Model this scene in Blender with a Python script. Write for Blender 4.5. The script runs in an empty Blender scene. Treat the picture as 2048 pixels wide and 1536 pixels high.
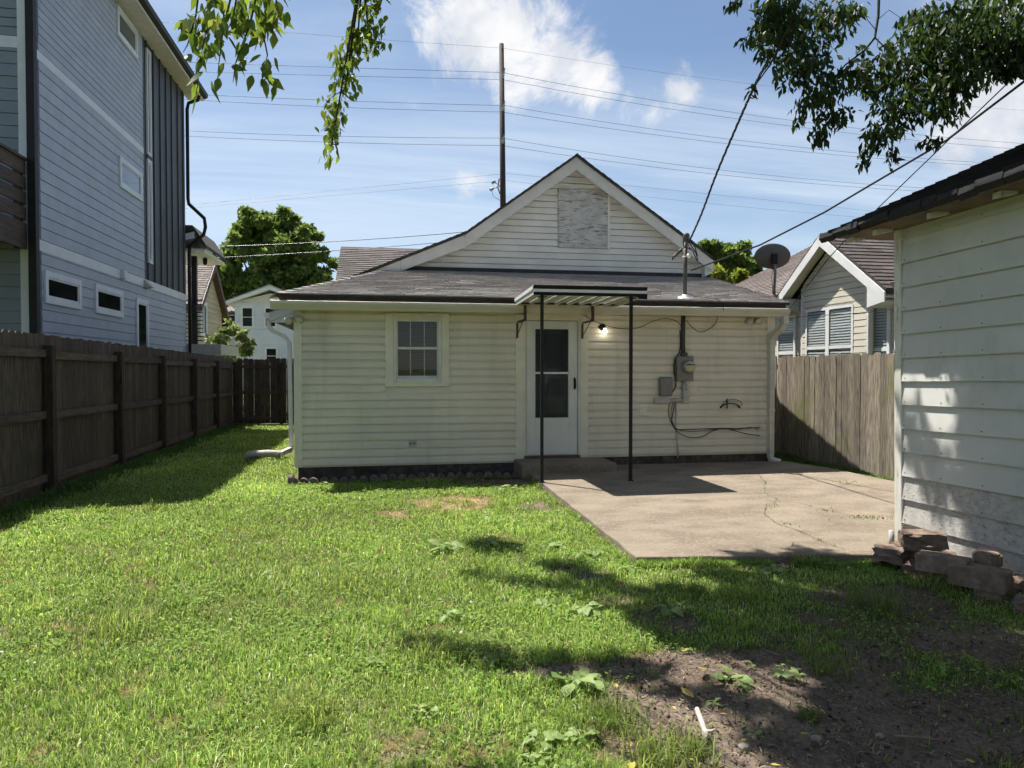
import bpy, math, random
import numpy as np
from mathutils import Vector, Matrix

random.seed(7); RNG = np.random.default_rng(11)
R = math.radians; PI = math.pi
sc = bpy.context.scene
col = sc.collection

# ------------------------------------------------------------------ camera
F = 1420.0; CAM = Vector((0, 0, 1.56)); YAW = R(10.3); PIT = R(1.21)
cam_d = bpy.data.cameras.new('camera'); cam = bpy.data.objects.new('camera', cam_d); col.objects.link(cam)
cam.location = CAM; cam.rotation_euler = (PI/2 - PIT, 0, -YAW)
cam_d.sensor_width = 36; cam_d.lens = F/2048*36; cam_d.clip_start = 0.05; cam_d.clip_end = 3000
sc.camera = cam
sc.render.resolution_x = 1024; sc.render.resolution_y = 768

# ------------------------------------------------------------------ light
SUNV = Vector((-0.75, 0.93, 2.44)).normalized()          # towards the sun
SUN_EL = math.asin(SUNV.z); SUN_AZ = math.atan2(SUNV.x, SUNV.y)
sd = bpy.data.lights.new('sun', 'SUN'); sd.energy = 5.0; sd.angle = R(0.53); sd.color = (1.0, 0.955, 0.88)
so = bpy.data.objects.new('sun', sd); col.objects.link(so)
so.location = (0, 0, 30); so.rotation_euler = (-SUNV).to_track_quat('-Z', 'Y').to_euler()
sc.view_settings.view_transform = 'Standard'; sc.view_settings.look = 'None'
sc.view_settings.exposure = 0.98; sc.view_settings.gamma = 1.0; sc.view_settings.use_curve_mapping = False

def ray(u, v):
    m = Matrix.Rotation(-YAW, 3, 'Z') @ Matrix.Rotation(PI/2 - PIT, 3, 'X')
    return m @ Vector(((u - 1024)/F, -(v - 768)/F, -1.0))
def P(u, v, X=None, Y=None, Z=None, d=None):
    """measured place of a photograph point on a known plane or at a known distance"""
    r = ray(u, v)
    t = X/r.x if X is not None else Y/r.y if Y is not None else (Z - CAM.z)/r.z if Z is not None else d
    return CAM + r*t

world = bpy.data.worlds.new('World'); sc.world = world; world.use_nodes = True
world.cycles.sampling_method = 'MANUAL'; world.cycles.sample_map_resolution = 512
sc.render.engine = 'CYCLES'; cy = sc.cycles
cy.max_bounces = 6; cy.diffuse_bounces = 3; cy.glossy_bounces = 3; cy.transmission_bounces = 4; cy.transparent_max_bounces = 8; cy.use_light_tree = False
cy.caustics_reflective = False; cy.caustics_refractive = False
def build_world():
    nt = world.node_tree; N = nt.nodes; L = nt.links; N.clear()
    out = N.new('ShaderNodeOutputWorld'); bg = N.new('ShaderNodeBackground'); bg.inputs[1].default_value = 0.065
    L.new(bg.outputs[0], out.inputs[0])
    sky = N.new('ShaderNodeTexSky'); sky.sky_type = 'NISHITA'; sky.sun_disc = False
    sky.sun_elevation = SUN_EL; sky.sun_rotation = SUN_AZ; sky.air_density = 1.0; sky.dust_density = 0.3; sky.ozone_density = 2.2
    tc = N.new('ShaderNodeTexCoord'); G = tc.outputs['Generated']
    def math_(op, a, b=None, clamp=False):
        n = N.new('ShaderNodeMath'); n.operation = op; n.use_clamp = clamp
        for i, x in enumerate((a, b)):
            if x is None: continue
            if isinstance(x, (int, float)): n.inputs[i].default_value = x
            else: L.new(x, n.inputs[i])
        return n.outputs[0]
    def rng(x, a, b, c=0.0, d=1.0):
        n = N.new('ShaderNodeMapRange'); n.interpolation_type = 'SMOOTHSTEP'; L.new(x, n.inputs[0])
        for i, k in enumerate((a, b, c, d)): n.inputs[i+1].default_value = k
        return n.outputs[0]
    sep = N.new('ShaderNodeSeparateXYZ'); L.new(G, sep.inputs[0])
    zc = math_('MAXIMUM', sep.outputs[2], 0.0); zz = math_('ADD', zc, 0.14)
    px = math_('DIVIDE', sep.outputs[0], zz); py = math_('DIVIDE', sep.outputs[1], zz)
    cmb = N.new('ShaderNodeCombineXYZ'); L.new(px, cmb.inputs[0]); L.new(py, cmb.inputs[1])
    def noise(vec, scale, det=7, rough=0.6, stretch=None, loc=(0, 0, 0), rot=0, dist=0.0):
        mp = N.new('ShaderNodeMapping'); L.new(vec, mp.inputs[0]); mp.inputs['Location'].default_value = loc
        mp.inputs['Rotation'].default_value = (0, 0, rot)
        if stretch: mp.inputs['Scale'].default_value = stretch
        n = N.new('ShaderNodeTexNoise'); L.new(mp.outputs[0], n.inputs[0])
        n.inputs['Scale'].default_value = scale; n.inputs['Detail'].default_value = det; n.inputs['Roughness'].default_value = rough
        n.inputs['Distortion'].default_value = dist
        return n.outputs[0]
    # thin veils of high cloud, stretched along one wind direction
    veil = noise(cmb.outputs[0], 0.8, 8, 0.55, (0.55, 1.5, 1), (3.1, 1.4, 0), R(-14), 0.4)
    veil2 = noise(cmb.outputs[0], 0.35, 4, 0.5, (0.8, 1.2, 1), (7.7, 2.2, 0), R(10))
    vm = math_('MULTIPLY', rng(veil, 0.30, 0.70), rng(veil2, 0.28, 0.55))
    vm = math_('MULTIPLY', vm, 0.6)
    streak = noise(cmb.outputs[0], 0.55, 8, 0.62, (0.35, 1.9, 1), (1.1, 8.4, 0), R(6), 0.6)
    band = math_('MULTIPLY', rng(zc, 0.10, 0.22), rng(zc, 0.44, 0.27))
    vm = math_('MAXIMUM', vm, math_('MULTIPLY', math_('MULTIPLY', rng(streak, 0.36, 0.70), band), 0.8))
    haze = rng(zc, 0.0, 0.45, 0.12, 0.0)
    vm = math_('MAXIMUM', vm, haze)
    # fair weather cumulus
    puff = noise(G, 10.0, 10, 0.66, None, (1.3, 0.2, 4.0), 0, 0.4)
    cum = None
    for (u, v, rad, amp) in [(940, 55, 0.075, 1.0), (1035, 80, 0.08, 1.0), (1115, 120, 0.068, 1.0), (1180, 155, 0.05, 0.95), (1030, 170, 0.045, .72), (890, 35, .05, .8), (1285, 210, 0.05, 0.6),
                             (1350, 190, 0.045, 0.58), (2010, 215, 0.085, 1.0), (2100, 150, 0.12, 1.0), (885, 145, 0.035, .52), (940, 355, 0.035, .46),
                             (2500, 60, .14, 1), (-500, 200, .14, 1), (300, -900, .2, 1), (2200, -1200, .2, 1), (-1400, -300, .2, .9), (825, 195, .03, .48)]:
        dv = ray(u, v).normalized()
        dn = N.new('ShaderNodeVectorMath'); dn.operation = 'DISTANCE'; L.new(G, dn.inputs[0]); dn.inputs[1].default_value = dv
        m = rng(dn.outputs['Value'], 0.0, rad*1.75, amp, 0.0)
        cum = m if cum is None else math_('MAXIMUM', cum, m)
    cm = math_('ADD', math_('MULTIPLY', cum, 0.95), math_('MULTIPLY', math_('SUBTRACT', puff, 0.5), 1.9))
    cm = math_('MULTIPLY', rng(cm, 0.36, 0.86), rng(cum, 0.02, 0.3))
    shade = noise(G, 13.0, 5, 0.55, None, (5.3, 0.2, 1.1))
    ccol = N.new('ShaderNodeMixRGB'); L.new(rng(shade, 0.35, 0.62), ccol.inputs[0])
    ccol.inputs[1].default_value = (5.7, 6.0, 6.6, 1); ccol.inputs[2].default_value = (7.7, 7.7, 7.8, 1)
    mx1 = N.new('ShaderNodeMixRGB'); L.new(vm, mx1.inputs[0]); L.new(sky.outputs[0], mx1.inputs[1]); mx1.inputs[2].default_value = (6.2, 7.0, 8.0, 1)
    mx2 = N.new('ShaderNodeMixRGB'); L.new(cm, mx2.inputs[0]); L.new(mx1.outputs[0], mx2.inputs[1]); L.new(ccol.outputs[0], mx2.inputs[2])
    L.new(mx2.outputs[0], bg.inputs[0])
build_world()

# ------------------------------------------------------------------ materials
def mat(name, c1, c2=None, rough=0.6, scale=6.0, stretch=None, lo=0.35, hi=0.65, objvar=0.0, bump=0.0, bscale=None, metal=0.0, spec=0.35,
        c3=None, s3=1.2, lo3=0.5, hi3=0.62, st3=None, emit=None, attr=None, coat=0.0):
    """noise between c1 and c2, optional second large mask towards c3, per-object brightness, bump"""
    m = bpy.data.materials.new(name); m.use_nodes = True; nt = m.node_tree; N = nt.nodes; L = nt.links
    b = N['Principled BSDF']; b.inputs['Roughness'].default_value = rough; b.inputs['Metallic'].default_value = metal
    b.inputs['Specular IOR Level'].default_value = spec
    if coat: b.inputs['Coat Weight'].default_value = coat
    geo = N.new('ShaderNodeNewGeometry')
    def nz(s, st=None, det=6, ro=0.6):
        mp = N.new('ShaderNodeMapping'); L.new(geo.outputs['Position'], mp.inputs[0])
        if st: mp.inputs['Scale'].default_value = st
        n = N.new('ShaderNodeTexNoise'); L.new(mp.outputs[0], n.inputs[0]); n.inputs['Scale'].default_value = s
        n.inputs['Detail'].default_value = det; n.inputs['Roughness'].default_value = ro
        return n.outputs[0]
    def rg(x, a, c):
        n = N.new('ShaderNodeMapRange'); n.interpolation_type = 'SMOOTHSTEP'; L.new(x, n.inputs[0]); n.inputs[1].default_value = a; n.inputs[2].default_value = c
        return n.outputs[0]
    c = None
    n1 = nz(scale, stretch)
    if attr:
        a = N.new('ShaderNodeAttribute'); a.attribute_name = attr; c = a.outputs['Color']
        mm = N.new('ShaderNodeMixRGB'); mm.blend_type = 'MULTIPLY'; mm.inputs[0].default_value = 1.0
        rm = N.new('ShaderNodeMixRGB'); L.new(rg(n1, lo, hi), rm.inputs[0]); rm.inputs[1].default_value = (*c1, 1); rm.inputs[2].default_value = (*(c2 or c1), 1)
        L.new(c, mm.inputs[1]); L.new(rm.outputs[0], mm.inputs[2]); c = mm.outputs[0]
    else:
        mx = N.new('ShaderNodeMixRGB'); L.new(rg(n1, lo, hi), mx.inputs[0]); mx.inputs[1].default_value = (*c1, 1); mx.inputs[2].default_value = (*(c2 or c1), 1)
        c = mx.outputs[0]
    if c3:
        m3 = N.new('ShaderNodeMixRGB'); L.new(rg(nz(s3, st3), lo3, hi3), m3.inputs[0]); L.new(c, m3.inputs[1]); m3.inputs[2].default_value = (*c3, 1); c = m3.outputs[0]
    if objvar:
        oi = N.new('ShaderNodeObjectInfo'); mr = N.new('ShaderNodeMapRange'); L.new(oi.outputs['Random'], mr.inputs[0])
        mr.inputs[3].default_value = 1 - objvar; mr.inputs[4].default_value = 1 + objvar
        hv = N.new('ShaderNodeHueSaturation'); L.new(mr.outputs[0], hv.inputs['Value']); L.new(c, hv.inputs['Color']); c = hv.outputs[0]
    L.new(c, b.inputs['Base Color'])
    if bump:
        bp = N.new('ShaderNodeBump'); bp.inputs['Strength'].default_value = bump; bp.inputs['Distance'].default_value = 0.01
        L.new(nz(bscale or scale*3, stretch, 5, 0.65), bp.inputs['Height']); L.new(bp.outputs[0], b.inputs['Normal'])
    if emit:
        b.inputs['Emission Color'].default_value = (*emit[0], 1); b.inputs['Emission Strength'].default_value = emit[1]
    return m

def leaf_mat(name, c1, c2, trans=0.5, attr=None, rough=0.5):
    m = bpy.data.materials.new(name); m.use_nodes = True; nt = m.node_tree; N = nt.nodes; L = nt.links
    out = N['Material Output']; b = N['Principled BSDF']; b.inputs['Roughness'].default_value = rough; b.inputs['Specular IOR Level'].default_value = 0.35
    tr = N.new('ShaderNodeBsdfTranslucent'); mx = N.new('ShaderNodeMixShader'); mx.inputs[0].default_value = trans
    if attr:
        a = N.new('ShaderNodeAttribute'); a.attribute_name = attr; c = a.outputs['Color']
    else:
        geo = N.new('ShaderNodeNewGeometry'); n = N.new('ShaderNodeTexNoise'); L.new(geo.outputs['Position'], n.inputs[0]); n.inputs['Scale'].default_value = 5.0; n.inputs['Detail'].default_value = 5
        oi = N.new('ShaderNodeObjectInfo'); ad = N.new('ShaderNodeMath'); ad.operation = 'MULTIPLY_ADD'; L.new(oi.outputs['Random'], ad.inputs[0]); ad.inputs[1].default_value = 0.5
        L.new(n.outputs[0], ad.inputs[2])
        mr = N.new('ShaderNodeMapRange'); L.new(ad.outputs[0], mr.inputs[0]); mr.inputs[1].default_value = 0.4; mr.inputs[2].default_value = 1.0
        k = N.new('ShaderNodeMixRGB'); L.new(mr.outputs[0], k.inputs[0]); k.inputs[1].default_value = (*c1, 1); k.inputs[2].default_value = (*c2, 1); c = k.outputs[0]
    hs = N.new('ShaderNodeHueSaturation'); L.new(c, hs.inputs['Color']); hs.inputs['Value'].default_value = 1.7; hs.inputs['Hue'].default_value = 0.485; hs.inputs['Saturation'].default_value = 1.05
    L.new(c, b.inputs['Base Color']); L.new(hs.outputs[0], tr.inputs['Color'])
    L.new(b.outputs[0], mx.inputs[1]); L.new(tr.outputs[0], mx.inputs[2]); L.new(mx.outputs[0], out.inputs[0])
    return m

def glass_mat(name, tint=(0.92, 0.94, 0.94)):
    m = bpy.data.materials.new(name); m.use_nodes = True; nt = m.node_tree; N = nt.nodes; L = nt.links
    out = N['Material Output']; N.remove(N['Principled BSDF'])
    t = N.new('ShaderNodeBsdfTransparent'); t.inputs[0].default_value = (*tint, 1)
    g = N.new('ShaderNodeBsdfGlossy'); g.inputs['Roughness'].default_value = 0.02
    fr = N.new('ShaderNodeFresnel'); fr.inputs[0].default_value = 1.55
    ge = N.new('ShaderNodeNewGeometry'); iv = N.new('ShaderNodeMath'); iv.operation = 'SUBTRACT'; iv.inputs[0].default_value = 1.0; L.new(ge.outputs['Backfacing'], iv.inputs[1])
    ml = N.new('ShaderNodeMath'); ml.operation = 'MULTIPLY'; L.new(fr.outputs[0], ml.inputs[0]); L.new(iv.outputs[0], ml.inputs[1])   # reflect once, on the outer face
    mx = N.new('ShaderNodeMixShader'); L.new(ml.outputs[0], mx.inputs[0]); L.new(t.outputs[0], mx.inputs[1]); L.new(g.outputs[0], mx.inputs[2]); L.new(mx.outputs[0], out.inputs[0])
    return m

M = {}
M['cream'] = mat('cream vinyl siding', (0.69, 0.635, 0.515), (0.63, 0.585, 0.475), rough=0.5, scale=1.6, stretch=(1, 1, .6), objvar=0.03, c3=(0.53, 0.49, 0.40), s3=1.6, st3=(2.6, 2.6, .35), lo3=.5, hi3=.8, bump=.03, bscale=60)
M['gablew'] = mat('white vinyl siding', (0.66, 0.64, 0.60), (0.59, 0.575, 0.545), rough=0.5, scale=2.2, objvar=0.025, c3=(0.44, 0.43, 0.41), s3=3, st3=(.5, 1, 2.5), lo3=.6, hi3=.8)
M['raketrim'] = mat('grey white rake', (0.57, 0.56, 0.53), (0.51, 0.50, 0.48), rough=.5, scale=3, c3=(.40, .39, .37), s3=4, lo3=.6, hi3=.85)
M['trimw'] = mat('white trim', (0.68, 0.66, 0.60), (0.60, 0.58, 0.52), rough=0.5, scale=5, c3=(0.45, 0.44, 0.38), s3=4, lo3=.6, hi3=.85)
M['trimc'] = mat('cream trim', (0.71, 0.665, 0.55), (0.64, 0.60, 0.49), rough=0.5, scale=4, c3=(0.45, 0.42, 0.34), s3=3, lo3=.62, hi3=.85)
M['whitem'] = mat('white metal', (0.72, 0.72, 0.70), (0.64, 0.64, 0.62), rough=0.4, scale=5, c3=(0.5, 0.49, 0.44), s3=6, lo3=.6, hi3=.8)
M['doorw'] = mat('white door', (0.64, 0.635, 0.60), (0.58, 0.575, 0.54), rough=0.4, scale=2, c3=(0.46, 0.44, 0.38), s3=7, st3=(1, 1, .5), lo3=.6, hi3=.9)
M['gutter'] = mat('gutter paint', (0.58, 0.55, 0.46), (0.50, 0.48, 0.40), rough=0.45, scale=3, stretch=(.6, 1, 2), c3=(0.36, 0.35, 0.28), s3=3, st3=(.7, 1, 3), lo3=.55, hi3=.8)
M['fasciab'] = mat('brown fascia', (0.075, 0.05, 0.042), (0.11, 0.075, 0.06), rough=0.6, scale=5)
M['found'] = mat('foundation block', (0.10, 0.085, 0.07), (0.05, 0.042, 0.035), rough=0.9, scale=9, objvar=.25, bump=.4)
M['shing'] = mat('grey brown shingles', (1, 1, 1), (0.72, 0.70, 0.70), rough=0.85, scale=90, attr='Col', bump=.5, bscale=220, spec=.2)
M['shingd'] = mat('dark shingles', (0.022, 0.022, 0.026), (0.035, 0.032, 0.033), rough=0.85, scale=60, bump=.5, bscale=180, spec=.2)
M['roofdk'] = mat('roof edge', (0.035, 0.032, 0.033), (0.06, 0.055, 0.05), rough=0.85, scale=12)
M['flash'] = mat('dark flashing', (0.018, 0.019, 0.026), (0.03, 0.03, 0.035), rough=0.5, scale=7)
M['ply'] = mat('peeling white plywood', (0.49, 0.485, 0.47), (0.38, 0.375, 0.365), rough=0.75, scale=6, c3=(0.20, 0.16, 0.145), s3=11, st3=(.6, 1, 4.0), lo3=.53, hi3=.62, bump=.25, bscale=25)
M['brown'] = mat('brown iron', (0.055, 0.03, 0.025), (0.09, 0.05, 0.04), rough=0.6, scale=20)
M['blackp'] = mat('black paint', (0.008, 0.009, 0.009), (0.012, 0.014, 0.013), rough=0.55, scale=10, spec=.15)
M['postg'] = mat('dark green post', (0.010, 0.014, 0.012), (0.016, 0.02, 0.018), rough=0.5, scale=10, spec=.2)
M['cable'] = mat('black cable', (0.012, 0.012, 0.013), rough=0.55)
M['wire'] = mat('weathered wire', (0.06, 0.06, 0.065), rough=0.5)
M['greym'] = mat('grey metal', (0.21, 0.205, 0.19), (0.16, 0.155, 0.145), rough=0.5, scale=14, metal=.2)
M['greyp'] = mat('grey plastic', (0.42, 0.41, 0.37), (0.36, 0.35, 0.32), rough=0.5, scale=8)
M['conduit'] = mat('grey conduit', (0.055, 0.052, 0.05), (0.08, 0.075, 0.07), rough=0.6, scale=8)
M['dark'] = mat('dark interior', (0.012, 0.012, 0.012), rough=0.9)
M['room'] = mat('room wall', (0.12, 0.115, 0.10), rough=0.9)
M['glass'] = glass_mat('window glass')
M['dglass'] = mat('dark window pane', (0.010, 0.011, 0.012), (0.014, 0.016, 0.017), rough=0.06, scale=1.5, spec=0.12)
M['sglass'] = mat('mirror pane', (0.10, 0.12, 0.15), (0.16, 0.18, 0.2), rough=0.05, scale=1.5, spec=1.0, metal=.5)
M['blind'] = mat('blind slat', (0.22, 0.205, 0.175), rough=0.6)
M['blindn'] = mat('white blind slat', (0.55, 0.55, 0.54), rough=0.6)
M['bulb'] = mat('lit bulb', (0.9, 0.9, 0.85), rough=.3, emit=((1.0, 0.93, 0.78), 6.0))
M['lens'] = mat('lamp lens', (0.55, 0.54, 0.50), (0.42, 0.41, 0.38), rough=0.15, scale=20, spec=.6)
M['meterg'] = mat('meter glass', (0.50, 0.50, 0.40), (0.30, 0.31, 0.22), rough=0.12, scale=30, spec=.7)
M['meterf'] = mat('meter face', (0.46, 0.44, 0.20), (0.34, 0.33, 0.16), rough=0.4, scale=40)
M['blue'] = mat('blue grey siding', (0.375, 0.415, 0.50), (0.33, 0.37, 0.45), rough=0.55, scale=2.5, objvar=.035, bump=.05, bscale=90)
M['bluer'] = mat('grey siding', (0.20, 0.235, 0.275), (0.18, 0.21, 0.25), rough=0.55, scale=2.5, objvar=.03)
M['bluew'] = mat('pale trim', (0.62, 0.66, 0.70), (0.56, 0.60, 0.65), rough=0.5, scale=3)
M['batten'] = mat('charcoal panel', (0.05, 0.056, 0.07), (0.062, 0.068, 0.082), rough=0.55, scale=2, objvar=.05)
M['darkm'] = mat('dark gutter metal', (0.012, 0.012, 0.014), (0.017, 0.017, 0.019), rough=0.5, scale=4, spec=.2)
M['deckw'] = mat('brown deck wood', (0.10, 0.077, 0.06), (0.05, 0.038, 0.03), rough=0.75, scale=10, stretch=(3, .35, 4), objvar=.2, bump=.3)
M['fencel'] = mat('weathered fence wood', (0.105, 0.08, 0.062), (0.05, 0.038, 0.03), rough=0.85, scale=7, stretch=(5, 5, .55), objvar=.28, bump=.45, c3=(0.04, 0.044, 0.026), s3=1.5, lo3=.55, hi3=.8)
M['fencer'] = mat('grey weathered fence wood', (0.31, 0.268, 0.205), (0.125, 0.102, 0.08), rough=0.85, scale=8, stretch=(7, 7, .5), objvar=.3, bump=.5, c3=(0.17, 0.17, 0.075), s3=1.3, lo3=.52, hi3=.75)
M['postw'] = mat('fence post wood', (0.065, 0.048, 0.036), (0.03, 0.023, 0.018), rough=0.85, scale=9, stretch=(4, 4, .6), objvar=.2, bump=.4)
M['railw'] = mat('fence rail wood', (0.105, 0.083, 0.066), (0.055, 0.044, 0.035), rough=0.85, scale=9, stretch=(4, .5, 5), objvar=.2, bump=.4)
M['garage'] = mat('grey white hardboard', (0.56, 0.555, 0.525), (0.50, 0.495, 0.47), rough=0.55, scale=1.5, objvar=.04, c3=(0.36, 0.35, 0.315), s3=2.4, st3=(1, 1.4, .7), lo3=.52, hi3=.85, bump=.06, bscale=70)
M['garagew'] = mat('bare flaking board', (0.46, 0.45, 0.425), (0.36, 0.345, 0.32), rough=0.85, scale=14, stretch=(1, 1, 1.6), lo=.35, hi=.65, c3=(0.17, 0.15, 0.13), s3=40, st3=(1, 0.6, 1.2), lo3=.57, hi3=.70, bump=.7, bscale=60)
M['gpost'] = mat('worn white post', (0.66, 0.65, 0.60), (0.55, 0.54, 0.48), rough=0.65, scale=7, stretch=(3, 3, .5), c3=(0.30, 0.27, 0.21), s3=8, st3=(3, 3, .7), lo3=.58, hi3=.72, bump=.25)
M['gtan'] = mat('tan eave board', (0.15, 0.115, 0.075), (0.10, 0.078, 0.052), rough=0.8, scale=6)
M['block'] = mat('brown landscape block', (0.24, 0.175, 0.135), (0.15, 0.108, 0.084), rough=0.95, scale=14, objvar=.22, bump=.7, bscale=60, c3=(0.25, 0.225, 0.19), s3=9, lo3=.6, hi3=.75)
M['edge'] = mat('concrete edging', (0.16, 0.135, 0.11), (0.09, 0.075, 0.062), rough=0.95, scale=18, objvar=.2, bump=.5)
M['concrete'] = mat('old concrete', (0.265, 0.218, 0.162), (0.155, 0.124, 0.091), rough=0.92, scale=1.7, stretch=(1, 1.6, 1), lo=.28, hi=.72, c3=(0.32, 0.27, 0.21), s3=42, lo3=.5, hi3=.72, bump=.8, bscale=150)
M['conced'] = mat('patio edge', (0.20, 0.155, 0.12), (0.14, 0.11, 0.085), rough=0.95, scale=12, bump=.5)
M['crack'] = mat('soil in crack', (0.06, 0.048, 0.035), (0.035, 0.028, 0.02), rough=1, scale=30)
M['polew'] = mat('creosote pole', (0.05, 0.032, 0.025), (0.03, 0.02, 0.017), rough=0.8, scale=8, stretch=(4, 4, .3))
M['insul'] = mat('porcelain insulator', (0.30, 0.30, 0.30), rough=0.25)
M['bark'] = mat('bark', (0.085, 0.07, 0.055), (0.04, 0.033, 0.027), rough=0.9, scale=9, stretch=(3, 3, .6), bump=.8)
M['twig'] = mat('dark twig', (0.05, 0.04, 0.03), rough=0.85)
M['stick'] = mat('pale stick', (0.50, 0.45, 0.40), (0.36, 0.31, 0.26), rough=0.85, scale=20)
M['stickd'] = mat('brown stick', (0.24, 0.17, 0.12), (0.15, 0.11, 0.08), rough=0.85, scale=20)
M['tan'] = mat('tan siding', (0.52, 0.43, 0.32), (0.46, 0.38, 0.28), rough=0.6, scale=1.2, objvar=.02)
M['pink'] = mat('pale siding', (0.60, 0.55, 0.52), rough=0.6)
M['wsid'] = mat('far white siding', (0.66, 0.68, 0.71), (0.60, 0.62, 0.65), rough=0.6, scale=1, objvar=.02)
M['nsid'] = mat('neighbour cream siding', (0.64, 0.60, 0.49), (0.59, 0.55, 0.45), rough=0.55, scale=1.6, objvar=.025)
M['nwhite'] = mat('bright white trim', (0.76, 0.76, 0.75), (0.70, 0.70, 0.69), rough=0.45, scale=3)
M['dish'] = mat('dish grey', (0.10, 0.095, 0.09), (0.085, 0.08, 0.078), rough=0.5, scale=4)
M['rock'] = mat('pebble', (0.30, 0.27, 0.23), (0.2, 0.18, 0.15), rough=0.9, scale=30)
M['corr'] = mat('corrugated pipe', (0.42, 0.40, 0.36), (0.34, 0.32, 0.29), rough=0.6, scale=12)
M['bgleaf'] = leaf_mat('far leaves', (0.055, 0.11, 0.02), (0.10, 0.16, 0.03), 0.42, attr='Col')
M['leaf'] = leaf_mat('hanging leaf', (0.06, 0.12, 0.02), (0.13, 0.19, 0.03), 0.5)
M['leafm'] = leaf_mat('tree leaves', (0.05, 0.1, 0.02), (0.1, 0.15, 0.03), 0.45, attr='Col')
M['weed'] = leaf_mat('weed leaf', (0.17, 0.26, 0.075), (0.28, 0.36, 0.13), 0.35)
M['grass'] = leaf_mat('grass', (0.07, 0.13, 0.02), (0.1, 0.15, 0.02), 0.52, attr='Col', rough=0.5)
M['clover'] = leaf_mat('clover', (0.07, 0.13, 0.02), (0.1, 0.15, 0.02), 0.5, attr='Col', rough=0.8)
M['gold'] = leaf_mat('yellow leaf', (0.42, 0.36, 0.05), (0.50, 0.42, 0.13), 0.3)

# ------------------------------------------------------------------ object helpers
WM = {}
def empty(name, loc, rot=(0, 0, 0)):
    o = bpy.data.objects.new(name, None); col.objects.link(o); o.location = loc; o.rotation_euler = rot; o.empty_display_size = .2
    WM[o] = Matrix.LocRotScale(Vector(loc), Matrix.Rotation(rot[2], 3, 'Z') @ Matrix.Rotation(rot[1], 3, 'Y') @ Matrix.Rotation(rot[0], 3, 'X'), None)
    return o
def tag(o, label=None, cat=None, group=None, kind=None):
    if label: o['label'] = label
    if cat: o['category'] = cat
    if group: o['group'] = group
    if kind: o['kind'] = kind
    return o
def thing(name, label, cat, loc, group=None, rot=(0, 0, 0)):
    return tag(empty(name, loc, rot), label, cat, group)

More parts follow.
